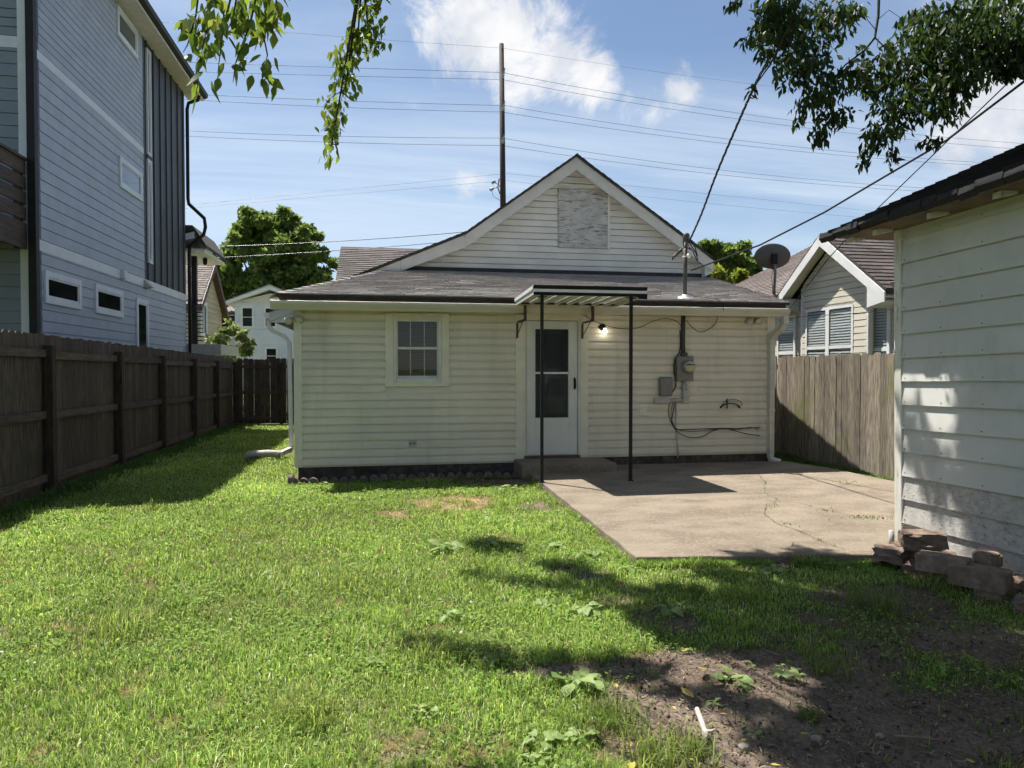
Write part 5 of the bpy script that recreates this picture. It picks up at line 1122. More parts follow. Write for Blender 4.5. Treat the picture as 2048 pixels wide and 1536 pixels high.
# ================================================================== trees
def foliage(name, cl, parent, leaf, cols, m='bgleaf', seed=1, droop=0.0, spread=1.0, w=.5):
    """cl: clumps (x, y, z, rx, ry, rz, n); diamond leaves folded on the midrib"""
    r = np.random.default_rng(seed); V = []; Cc = []
    for (x, y, z, rx, ry, rz, n) in cl:
        n = int(n); q = r.normal(size=(n, 3)); q /= np.linalg.norm(q, axis=1)[:, None]; q *= (r.random(n)**(1/2.2))[:, None]
        V.append(np.stack([x + q[:, 0]*rx, y + q[:, 1]*ry, z + q[:, 2]*rz], 1)); k = r.random()*.5 + .75
        base = np.array(cols)[r.integers(0, len(cols), n)]*k*(.75 + .5*r.random(n))[:, None]; Cc.append(base)
    p = np.concatenate(V); c = np.concatenate(Cc); n = len(p)
    ax = r.normal(size=(n, 3)); ax[:, 2] -= droop*2; ax /= np.linalg.norm(ax, axis=1)[:, None]
    sd_ = np.cross(ax, r.normal(size=(n, 3))); sd_ /= np.linalg.norm(sd_, axis=1)[:, None]; nn = np.cross(ax, sd_)
    L = leaf*(.65 + .7*r.random(n))[:, None]
    vs = np.stack([p, p + ax*L*.45 + sd_*L*w*.5 + nn*L*.08, p + ax*L, p + ax*L*.45 - sd_*L*w*.5 + nn*L*.08], 1).reshape(-1, 3)
    i = np.arange(n)[:, None]*4; tr = np.concatenate([i + np.array([0, 1, 2]), i + np.array([0, 2, 3])], 1).reshape(-1, 3)
    o = tri_object(name, vs, tr, np.repeat(c, 4, 0), M[m], parent); o['kind'] = 'stuff'; return o
def tri_object(name, vs, tr, c, m, parent=None):
    me = bpy.data.meshes.new(name)
    if parent is not None:
        root = parent
        while root.parent: root = root.parent
        vs = vs - np.array(WM[root].translation)
    me.vertices.add(len(vs)); me.vertices.foreach_set('co', vs.astype(np.float32).ravel()); me.loops.add(tr.size); me.polygons.add(len(tr))
    me.loops.foreach_set('vertex_index', tr.astype(np.int32).ravel()); me.polygons.foreach_set('loop_start', np.arange(0, tr.size, 3, dtype=np.int32))
    me.update()
    if c is not None:
        a = me.color_attributes.new('Col', 'FLOAT_COLOR', 'POINT'); a.data.foreach_set('color', np.concatenate([c, np.ones((len(c), 1))], 1).astype(np.float32).ravel())
    me.materials.append(m); o = bpy.data.objects.new(name, me); col.objects.link(o); o.parent = parent; return o
def bg_tree(name, label, blobs, d, trunk_uv, leaf, cols, n_per, seed, rt=.35, kmul=1.0, jit=.5):
    """blobs: measured outline lobes (u, v, radius in pixels); the crown is filled in depth too"""
    b = P(*trunk_uv, d=d); T = thing(name, label, 'tree', (b.x, b.y, 0)); r = random.Random(seed); cl = []
    top = max(P(u, v, d=d).z for u, v, _ in blobs)
    trunk = MB(); trunk.tube([(b.x, b.y, -.1), (b.x + .1, b.y, top*.3), (b.x, b.y, top*.55)], [rt, rt*.75, rt*.4], 8)
    for (u, v, rad) in blobs:
        c = P(u, v, d=d); R_ = rad*d/F
        trunk.tube([(b.x, b.y, top*.42), ((b.x + c.x)/2, (b.y + c.y)/2, top*.3 + c.z*.35), (c.x, c.y, c.z)], [rt*.3, rt*.18, rt*.05], 5)
        for k in range(max(3, int(14*kmul))):
            a = Vector((r.gauss(0, 1), r.gauss(0, 1), r.gauss(0, 1))).normalized()*R_*r.uniform(.4, 1.14); rr_ = R_*r.uniform(.2, .36)
            cl.append((c.x + a.x, c.y + a.y + r.uniform(-1, 1)*R_*jit, c.z + a.z*.9, rr_, rr_, rr_*.75, n_per*r.uniform(.7, 1.3)))
    trunk.build('trunk', 'bark', T, True); foliage('crown', cl, T, leaf, cols, seed=seed, w=.6)
    return T
G1 = [(.105, .165, .035), (.135, .20, .045), (.17, .235, .06), (.08, .13, .032)]
bg_tree('shade_tree', 'large round leafy tree behind the white two storey house', [(540, 470, 48), (470, 480, 42), (600, 480, 45), (445, 530, 40), (500, 540, 52), (565, 535, 55), (630, 530, 36), (620, 575, 40), (470, 580, 42), (540, 585, 45), (500, 440, 26), (580, 445, 28), (440, 575, 30), (525, 455, 40), (560, 500, 52), (595, 550, 45), (425, 550, 26), (520, 505, 52), (645, 560, 24), (510, 600, 45)], 56, (545, 640), .36, G1, 300, 4, .5)
bg_tree('yard_tree', 'leafy tree rising beyond the lean-to roof beside the satellite dish', [(1432, 505, 22), (1470, 510, 26), (1410, 500, 14), (1450, 535, 24), (1490, 530, 22), (1425, 540, 18), (1505, 545, 14)], 27, (1452, 590), .2, G1, 260, 8, .2)
bg_tree('small_tree', 'small pale green ornamental tree over the far end of the board fence', [(460, 660, 22), (435, 690, 24), (475, 690, 26), (450, 715, 30), (492, 700, 18), (420, 700, 14), (485, 668, 12)], 24.5, (455, 760), .16, [(.16, .20, .07), (.20, .24, .10), (.13, .17, .05)], 34, 12, .06, .6)
bg_tree('bright_shrub', 'bright yellow green foliage beside the brick chimney', [(1438, 545, 10), (1482, 553, 9), (1440, 560, 9), (1484, 565, 7)], 23, (1440, 600), .2, [(.16, .20, .03), (.20, .24, .04)], 40, 15, .05)

def leaf_mesh(var):
    r = random.Random(var); c = r.uniform(-.06, .06); f = r.uniform(.05, .14); cu = r.uniform(.05, .25)
    st = [(0, 0), (.12, .15), (.3, .235), (.5, .205), (.75, .09), (1.0, 0)]; vs = []; fs = []
    for (t, w) in st: z = -t; b = cu*t*t; vs += [(-w + c*t, b + f*w*2, z), (c*t, b, z), (w + c*t, b + f*w*2, z)]
    for i in range(5):
        a = 3*i; fs += [(a, a + 1, a + 4, a + 3), (a + 1, a + 2, a + 5, a + 4)]
    return MB().add(vs, fs).mesh('leaf', M['leaf'])
LV = [leaf_mesh(k) for k in range(4)]
LEAFN = [0]
def hang_leaf(parent, root, p, L, r, spread=.45):
    o = bpy.data.objects.new('leaf', LV[r.randint(0, 3)]); col.objects.link(o); o.parent = parent; o.location = p - WM[root].translation
    o.rotation_euler = (r.gauss(0, spread), r.gauss(0, spread), r.uniform(0, 2*PI)); s = L*r.uniform(.7, 1.2); o.scale = (s, s, s); LEAFN[0] += 1
def overhead_tree():
    base = Vector((2.6, -2.2, 0)); T = thing('overhanging_tree', 'large hackberry-like tree whose leafy boughs hang over the yard', 'tree', tuple(base)); T['label'] = 'large leafy tree whose boughs hang over the yard and garage roof'
    tr = MB(); tr.tube([base + Vector((0, 0, -.2)), base + Vector((.05, 0, .6)), base + Vector((-.05, .1, 2.5)), base + Vector((.05, .2, 4.6))], [.42, .33, .28, .24], 14); tr.build('trunk', 'bark', T, True)
    crotch = base + Vector((.05, .2, 4.4)); r = random.Random(77)
    limbs = MB()
    def limb(q, r0=.09, r1=.02):
        pts = [crotch] + [Vector(x) for x in q]; n = len(pts); limbs.tube(pts, [r0 + (r1 - r0)*i/(n - 1) for i in range(n)], 7)
    # --- crown clumps placed where the yard's shade asks for branches, high above the view
    cl = []; S = SUNV/SUNV.z
    def shade(u, v, ru, h0, h1, n, Xw=None, k=1.0, rz=.45):
        g = P(u, v, Z=0) if Xw is None else P(u, v, X=Xw); d = (g - CAM).length; R_ = ru*d/F
        h = r.uniform(h0, h1); c = g + S*(h - g.z); cl.append((c.x, c.y, c.z, R_, R_*1.25, rz, n*k*(2.6 if (u > 1640 and v > 1180) else 1.15))); return c
    ends = []
    spec = [  # u, v, radius px, density
        (1960, 1480, 170, 1.3), (1800, 1440, 130, 1.2), (2000, 1300, 130, 1.3), (1850, 1310, 120, 1.2), (1700, 1300, 110, 1.2), (1560, 1265, 105, 1.1), (1420, 1250, 95, 1.0), (1330, 1235, 60, .8), (1500, 1210, 90, 1.0),
        (1620, 1190, 80, 1.0), (1700, 1180, 70, 1.0), (1760, 1150, 60, 1.0), (1560, 1150, 60, .8), (1650, 1145, 60, .8), (1850, 1200, 90, 1.2), (1950, 1230, 100, 1.3), (1480, 1285, 60, .8), (1370, 1275, 50, .7), (1140, 1148, 42, .4), (1200, 1165, 30, .3),
        (985, 1098, 35, .8), (1270, 1340, 50, .4), (1130, 1338, 36, .2), (985, 1322, 36, .22), (880, 1305, 22, .2), (1750, 1530, 100, 1.0), (1480, 1160, 45, .6), (1390, 1195, 55, .7), (1290, 1190, 30, .35),
        (1880, 1560, 150, 1.2), (2080, 1420, 150, 1.3), (1720, 1230, 90, 1.1), (1750, 1370, 80, 1.0), (1640, 1250, 70, 1.0), (1830, 1240, 80, 1.2), (1910, 1340, 100, 1.2), (1700, 1320, 60, .9), (1830, 1400, 90, 1.1), (1700, 1480, 60, .6), (1980, 1200, 80, 1.2), (1560, 1310, 50, .6), (1600, 1500, 40, .35), (1450, 1400, 35, .3)]
    for (u, v, ru, k) in spec:
        for j in range(2):
            h = (6.3, 8.2) if v < 1260 else (5.6, 8.0); c = shade(u + r.uniform(-.35, .35)*ru, v + r.uniform(-.25, .25)*ru*.6, ru*.72, h[0], h[1], 150*k)
        ends.append(c)
    for (u, v, ru, k) in [(2030, 850, 60, 1.2), (2060, 950, 70, 1.2), (1985, 970, 34, 1.0), (2030, 780, 45, 1.0), (1980, 1060, 40, 1.0), (2050, 1070, 70, 1.2), (2010, 1010, 50, 1.1), (2110, 900, 110, 1.3), (1955, 880, 20, .5), (1975, 790, 22, .6), (1940, 1000, 18, .5), (1860, 918, 13, .5), (1826, 908, 13, .5), (1940, 740, 20, .5)]:
        c = shade(u, v, ru*.8, 6.6, 7.6, 70*k, Xw=4.5, rz=.16); ends.append(c)
    for k in range(84):
        c = Vector((r.uniform(-4.5, 8.5), r.uniform(-7.5, 3.6), r.uniform(7.0, 12.0))); ends.append(c); R_ = r.uniform(.9, 1.6)
        cl.append((c.x, c.y, c.z, R_, R_, R_*.7, 240))
    for c in ends:
        j = lambda: Vector((r.uniform(-.35, .35), r.uniform(-.35, .35), r.uniform(.4, 1.1)))
        limb([crotch.lerp(c, .3) + j(), crotch.lerp(c, .55) + j(), crotch.lerp(c, .8) + j()*.6, c], .05, .008)
    limbs.build('limbs', 'bark', T, True)
    GL = [(.05, .095, .018), (.07, .12, .022), (.09, .14, .026), (.04, .075, .016)]
    foliage('high_foliage', cl, T, .16, GL, m='leafm', seed=3, droop=.3, w=.5)
    # --- boughs that hang into view over the garage: clusters (u, v, ru, rv, distance)
    bow = [(1596, 40, 85, 50), (1558, 79, 55, 45), (1620, 110, 48, 30), (1602, 140, 55, 30), (1504, 180, 9, 14), (1493, 78, 14, 11), (1516, 56, 20, 14), (1470, 6, 20, 9), (1545, 5, 45, 14), (1670, 40, 45, 35), (1700, 20, 30, 22),
           (1653, 177, 46, 22), (1628, 205, 42, 22), (1670, 228, 38, 20), (1637, 268, 20, 20), (1700, 142, 38, 22), (1595, 235, 5, 18), (1811, 142, 85, 55), (1875, 79, 105, 55), (1938, 47, 90, 48), (2000, 79, 50, 48), (1859, 190, 75, 32), (1795, 228, 50, 38), (1890, 221, 42, 24),
           (1764, 268, 36, 24), (1730, 312, 11, 26), (1784, 308, 8, 28), (1860, 280, 26, 12), (2017, 142, 30, 14), (1985, 12, 60, 28), (1745, 165, 35, 22), (1720, 95, 10, 12), (2040, 40, 30, 40), (1840, 30, 30, 20), (1960, 120, 75, 48), (2020, 100, 40, 50), (1910, 150, 60, 40), (1560, 30, 50, 30), (2050, 120, 25, 30)]
    vcl = []; d0 = 6.1
    bt = MB()
    for k, (u, v, ru, rv) in enumerate(bow):
        d = d0 + r.uniform(-.45, .5); c = P(u, v, d=d); a = ru*d/F; b = rv*d/F
        n = max(10, ru*rv*PI/135*5.4); a *= 1.1; b *= 1.1; vcl.append((c.x, c.y, c.z, a, max(min(a, .45), .06), b, n))
    # twigs: chains through neighbouring clusters
    def twig(pts, r0=.016, r1=.004):
        q = [P(u, v, d=d) for u, v, d in pts]; n = len(q); bt.tube(q, [r0 + (r1 - r0)*i/(n - 1) for i in range(n)], 5)
    D = d0
    twig([(1640, -120, D), (1600, 0, D), (1570, 70, D), (1540, 130, D), (1504, 180, D)]); twig([(1760, -80, D), (1757, 30, D), (1750, 75, D), (1730, 100, D), (1690, 130, D), (1650, 180, D), (1635, 260, D)], .014); twig([(1750, 75, D), (1770, 95, D), (1790, 110, D)], .007, .003)
    twig([(1755, 40, D), (1778, 20, D), (1800, 35, D)], .004, .002); twig([(1752, 60, D), (1735, 40, D), (1728, 15, D)], .004, .002)
    twig([(1960, -120, D), (1910, 10, D), (1870, 70, D), (1820, 150, D), (1790, 220, D), (1760, 275, D), (1735, 330, D)], .018); twig([(1905, 20, D), (1940, 60, D), (1990, 90, D), (2030, 140, D)], .01); twig([(1850, 110, D), (1870, 180, D), (1870, 240, D), (1860, 285, D)], .01); twig([(1790, 220, D), (1786, 280, D), (1783, 325, D)], .006)
    twig([(1570, 70, D), (1600, 120, D), (1640, 150, D)], .008); twig([(1600, 0, D), (1540, 30, D), (1500, 70, D)], .008); twig([(1600, 0, D), (1510, -20, D), (1465, 8, D)], .007)
    # the boughs run back to the trunk above the view
    for p in ((1640, -120), (1760, -80), (1960, -120)):
        e = P(*p, d=D); bt.tube([e, e*.6 + crotch*.4 + Vector((0, 0, .9)), crotch], [.02, .05, .09], 6)
    bt.build('hanging_twigs', 'twig', T)
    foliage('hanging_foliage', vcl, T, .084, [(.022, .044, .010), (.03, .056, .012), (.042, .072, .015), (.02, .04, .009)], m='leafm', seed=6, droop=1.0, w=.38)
    # --- two sprays on the left with leaves one can pick apart
    def spray(name, stems, d, L, counts, seed, wid):
        q = random.Random(seed); mb = MB(); pts = []
        for st in stems:
            pp = [P(u, v, d=d + q.uniform(-.12, .12)) for u, v in st]; n = len(pp); mb.tube(pp, [.006 - .0045*i/(n - 1) for i in range(n)], 5)
            pts.append(pp)
        top = [pp[0] for pp in pts]; ctr = sum(top, Vector())/len(top)
        for t_ in top: mb.tube([t_, (t_ + ctr)/2 + Vector((.02, -.05, .35)), ctr + Vector((.1, -.3, .9))], [.006, .01, .015], 5)
        e = ctr + Vector((.1, -.3, .9)); mb.tube([e, e*.55 + crotch*.45 + Vector((0, 0, 1.0)), crotch], [.016, .04, .08], 6)
        br = mb.build(name, 'twig', T)
        for pp, cn in zip(pts, counts):
            seg = [(a, b, (b - a).length) for a, b in zip(pp, pp[1:])]; tot = sum(s[2] for s in seg)
            for k in range(cn):
                s = tot*(k + q.random())/cn*1.0
                for a, b, l in seg:
                    if s <= l: p = a.lerp(b, s/l); break
                    s -= l
                else: p = pp[-1]
                p = p + Vector((q.gauss(0, wid), q.gauss(0, wid*1.2), q.gauss(0, wid*.5) + .01)); hang_leaf(br, T, p, L, q)
    sc_ = []
    for (u, v, ru, rv, d, n) in [(400, 40, 30, 40, 3.7, 26), (450, 20, 45, 35, 3.7, 34), (510, 30, 40, 40, 3.7, 34), (545, 30, 14, 30, 3.7, 14), (535, 140, 8, 25, 3.6, 8),
                                 (715, 75, 32, 28, 6.4, 60), (690, 110, 30, 30, 6.4, 46), (685, 160, 24, 28, 6.4, 34), (668, 215, 20, 26, 6.4, 30), (668, 260, 16, 26, 6.4, 28), (735, 15, 28, 16, 6.4, 34), (752, 85, 14, 18, 6.4, 16)]:
        c = P(u, v, d=d); sc_.append((c.x, c.y, c.z, ru*d/F, .14, rv*d/F, n))
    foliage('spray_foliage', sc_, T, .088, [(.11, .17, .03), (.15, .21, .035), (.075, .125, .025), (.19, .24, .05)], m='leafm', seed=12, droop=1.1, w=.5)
    spray('hanging_branch', [[(400, -40), (392, 30), (375, 90), (366, 105)], [(430, -40), (412, 60), (400, 120), (395, 170), (392, 190)], [(470, -40), (446, 60), (440, 110), (436, 140)], [(520, -40), (500, 50), (480, 100), (470, 130), (466, 165)], [(540, -40), (525, 60), (535, 110), (524, 150), (527, 180)], [(555, -40), (552, 10), (556, 50)], [(480, -40), (465, 40), (450, 70)]],
          3.6, .10, [11, 18, 12, 17, 18, 10, 9], 5, .026)
    spray('hanging_branch', [[(775, -40), (758, 20), (735, 45), (715, 90), (700, 140), (685, 190), (672, 240), (662, 300)], [(760, -40), (730, 0), (715, 20)], [(735, 45), (720, 60), (690, 80), (680, 110), (670, 140)], [(735, 50), (755, 70), (765, 95)], [(715, 90), (735, 100), (745, 110)], [(690, 180), (668, 190), (648, 210)], [(672, 240), (652, 255), (642, 262)], [(695, 150), (705, 165), (715, 190)], [(665, 280), (660, 305), (657, 322)]],
          6.4, .098, [80, 16, 24, 18, 12, 11, 8, 9, 12], 9, .05)
overhead_tree()
print('leaves as parts', LEAFN)

# ================================================================== lawn
def on_lawn(x, y):
    ok = (x > -4.12) & (x < 7.05)
    ok &= ~((x > -1.28) & (y > 9.94))
    ok &= ~((x > -1.75) & (y > 13.0))
    ok &= ~((x > 1.93) & (x < 6.6) & (y > 5.24))
    ok &= ~((x > 4.36) & (y < 5.62))
    ok &= y < 20.9
    return ok
def in_view(x, y, m=260):
    c, s_ = math.cos(YAW), math.sin(YAW); d = x*s_ + y*c; r_ = x*c - y*s_; u = 1024 + F*r_/np.maximum(d, .01); v = 738 + F*1.56/np.maximum(d, .01)
    return (d > .8) & (u > -m) & (u < 2048 + m) & (v < 1536 + m*1.4), d
def blades(name, x, y, h, w, lean, cols, parent=None, z0=None, kind=True, seed=0, up=None):
    r = np.random.default_rng(seed); n = len(x); a = r.random(n)*2*PI; b = a + r.normal(0, .7, n) + PI/2
    z = (gz(x, y) if z0 is None else z0) - .004; dx, dy = np.cos(a), np.sin(a); sx, sy = np.cos(b)*w*.5, np.sin(b)*w*.5
    P0 = np.stack([x, y, z], 1); Dr = np.stack([dx, dy, np.zeros(n)], 1); Sd = np.stack([sx, sy, np.zeros(n)], 1); Z = np.array([0, 0, 1.0])
    mid = P0 + Dr*(h*lean*.32)[:, None] + Z*(h*.62)[:, None]; tip = P0 + Dr*(h*lean)[:, None] + Z*(h*np.clip(1.08 - .35*lean, .35, 1.1))[:, None]
    vs = np.stack([P0 - Sd, P0 + Sd, mid - Sd*.8, mid + Sd*.8, tip], 1).reshape(-1, 3); i = np.arange(n)[:, None]*5
    tr = np.concatenate([i + np.array([0, 1, 3]), i + np.array([0, 3, 2]), i + np.array([2, 3, 4])], 1).reshape(-1, 3)
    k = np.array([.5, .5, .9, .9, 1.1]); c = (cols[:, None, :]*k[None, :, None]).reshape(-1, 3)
    o = tri_object(name, vs, tr, c, M['grass'], parent)
    if kind: o['kind'] = 'stuff'
    return o
def lawn():
    r = np.random.default_rng(5)
    # candidates, thinned by distance, bare soil and view
    A = (-4.2, 7.1, 1.4, 21.0); n = int((A[1] - A[0])*(A[3] - A[2])*9000); x = r.uniform(A[0], A[1], n); y = r.uniform(A[2], A[3], n)
    vis, d = in_view(x, y); dens = np.clip((3.3/np.maximum(d, 1))**.95, .2, 1.0); dens = np.where(d > 12, dens*.8, dens)
    sl = soil(x, y); st = straw(x, y); shady = np.clip((x - 1.2)*.5, 0, 1)*(y < 5.6)
    keep = on_lawn(x, y) & vis & (r.random(n) < dens*(1 - .97*sl)*(1 - .75*st)*(1 - .25*shady))
    x, y, d, st, sl, shady = (q[keep] for q in (x, y, d, st, sl, shady)); n = len(x)
    p1 = vnoise(x, y, .55, 31); p2 = vnoise(x, y, .18, 32); p3 = vnoise(x, y, 1.6, 33)
    left = np.clip((.9 - x)*.4, 0, 1); near = np.clip((5.2 - y)*.4, 0, 1)
    h = (.022 + .026*r.random(n))*(.75 + .7*p1*p2*2)*(1 + .75*left*near*p3) ; long_ = r.random(n) < .02; h = np.where(long_, h*1.6, h)
    w = (.0030 + .0022*r.random(n))*(1 + np.clip(d - 3, 0, 20)*.16); lean = np.abs(r.normal(.55, .4, n))
    pal = np.array([[.235, .375, .075], [.30, .44, .095], [.09, .175, .04], [.42, .52, .15], [.62, .60, .42], [.45, .49, .17]])
    ix = r.choice(6, n, p=[.26, .24, .28, .13, .04, .05]); c = pal[ix]*(.8 + .4*r.random(n))[:, None]*(.62 + .5*p3 + .3*p1)[:, None]
    c = c*(1 - .35*np.clip(sl*1.5, 0, 1))[:, None]; sw = np.array([.36, .27, .14])*(.7 + .5*r.random(n))[:, None]; f = (st > .15)[:, None]*(r.random(n) < .85)[:, None]; c = np.where(f, sw, c); h = np.where(st > .2, h*.55, h)
    # taller wisps in loose bunches
    m = 420; bx = r.uniform(-4.0, 2.6, m); by = r.uniform(1.8, 9.6, m); bx, by = [q.repeat(26) for q in (bx, by)]; sp = .02 + .05*r.random(m).repeat(26); x2 = bx + r.normal(0, 1, len(bx))*sp; y2 = by + r.normal(0, 1, len(bx))*sp
    v2, d2 = in_view(x2, y2); k2 = v2 & on_lawn(x2, y2) & (soil(x2, y2) < .5); x2, y2, d2 = x2[k2], y2[k2], d2[k2]; n2 = len(x2); hh = (.045 + .06*r.random(n2))*(.7 + .6*vnoise(x2, y2, .5, 77))
    c2 = np.array([.22, .33, .065])*(.55 + .8*r.random(n2))[:, None]; blades('lawn_wisps', x2, y2, hh, (.003 + .002*r.random(n2))*(1 + np.clip(d2 - 3, 0, 20)*.12), np.abs(r.normal(.9, .5, n2)), c2, seed=19)
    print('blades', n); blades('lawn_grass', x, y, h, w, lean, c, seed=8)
    # clover and small broad leaves between the blades
    n = int((A[1] - A[0])*9.0*1800); x = r.uniform(A[0], A[1], n); y = r.uniform(1.4, 10.4, n); vis, d = in_view(x, y); p = vnoise(x, y, .6, 41)*.6 + vnoise(x, y, .2, 42)*.4
    keep = on_lawn(x, y) & vis & (r.random(n) < np.clip((p - .42)*3.2, 0.04, 1)*np.clip(4.0/d, .3, 1)*(1 - .95*soil(x, y))*(1 - .9*straw(x, y))); x, y, d, p = (q[keep] for q in (x, y, d, p)); n = len(x)
    a = r.random(n)*2*PI; s = (.005 + .006*r.random(n))*(1 + np.clip(d - 3, 0, 20)*.08); z = gz(x, y) + .018 + .03*r.random(n); ti = r.normal(0, .35, (n, 2))
    P0 = np.stack([x, y, z], 1); e1 = np.stack([np.cos(a), np.sin(a), ti[:, 0]], 1)*s[:, None]; e2 = np.stack([-np.sin(a), np.cos(a), ti[:, 1]], 1)*s[:, None]
    vs = np.stack([P0 + e1*np.cos(t) + e2*np.sin(t) for t in np.linspace(0, 2*PI, 6)[:-1]], 1).reshape(-1, 3); i = np.arange(n)[:, None]*5
    tr = np.concatenate([i + np.array([0, 1, 2]), i + np.array([0, 2, 3]), i + np.array([0, 3, 4])], 1).reshape(-1, 3)
    c = np.array([.21, .325, .075])*(.7 + .6*r.random(n))[:, None]; wh = r.random(n) < .006; c = np.where(wh[:, None], np.array([.55, .58, .48]), c); o = tri_object('lawn_clover', vs, tr, np.repeat(c, 5, 0), M['clover']); o['kind'] = 'stuff'; print('clover', n)
    # grass growing in the patio cracks and along its edges
    q = []
    rr = random.Random(6)
    for (u, v, ru, rv, m) in [(1545, 1012, 16, 6, 26), (1572, 1048, 18, 4, 24), (1655, 1021, 20, 4, 30), (1735, 1036, 55, 5, 110), (1695, 966, 30, 6, 60), (1640, 1080, 12, 4, 16), (1530, 965, 8, 6, 10)]:
        for k in range(m): q.append(P(u + rr.gauss(0, ru*.5), v + rr.gauss(0, rv*.5), Z=PT))
    for p in CRACKS:
        if rr.random() < .12: q.append(p + Vector((rr.gauss(0, .01), rr.gauss(0, .01), 0)))
    x = np.array([p.x for p in q]); y = np.array([p.y for p in q]); n = len(x)
    blades('crack_grass', x, y, .012 + .022*r.random(n), .005 + .004*r.random(n), np.abs(r.normal(.7, .4, n)), np.array([.15, .22, .04])*(.7 + .6*r.random(n))[:, None], z0=np.full(n, PT), seed=3)
    # grass leaning over the patio rim
    A_, B_, C_ = P(1058, 944, Z=PT), P(1270, 1115, Z=PT), P(1760, 1109, Z=PT); n = 3600; t = r.random(n); half = r.random(n) < .3; o_ = np.abs(r.normal(0, .035, n))
    x = np.where(half, A_.x + (B_.x - A_.x)*t - o_ - .005, B_.x + (C_.x - B_.x)*t); y = np.where(half, 9.95 + (B_.y - 9.95)*t, B_.y + (C_.y - B_.y)*t - o_ - .005); k = vnoise(x, y, .22, 61) > .36; x, y = x[k], y[k]; n = len(x)
    blades('patio_edge_grass', x, y, .05 + .055*r.random(n)*vnoise(x, y, .3, 62)*1.6, .0045 + .004*r.random(n), np.abs(r.normal(.8, .45, n)), np.array([.24, .36, .08])*(.5 + .8*r.random(n))[:, None], seed=29)
    # rank growth along the foot of the right fence
    n = 9000; y = r.uniform(6.0, 13.0, n); x = r.uniform(6.5, 7.08, n); k = vnoise(x, y, .3, 50) > .32; x, y = x[k], y[k]; n = len(x)
    blades('fence_foot_weeds', x, y, .04 + .09*r.random(n)*vnoise(x, y, .4, 51), .012 + .014*r.random(n), np.abs(r.normal(.9, .4, n)), np.array([.10, .165, .04])*(.6 + .7*r.random(n))[:, None], seed=4)
    n = 7000; y = r.uniform(5.0, 20.6, n); x = -4.05 + np.abs(r.normal(0, .16, n)); blades('fence_edge_weeds', x, y, .04 + .10*r.random(n), .010 + .012*r.random(n), np.abs(r.normal(.8, .4, n)), np.array([.075, .14, .03])*(.6 + .7*r.random(n))[:, None], seed=6)
    n = 1500; x = r.uniform(-1.3, 1.95, n); y = 9.91 - np.abs(r.normal(0, .05, n)); blades('bed_edge_grass', x, y, .02 + .035*r.random(n), .006 + .005*r.random(n), np.abs(r.normal(.6, .4, n)), np.array([.11, .18, .03])*(.6 + .7*r.random(n))[:, None], seed=7)
lawn()

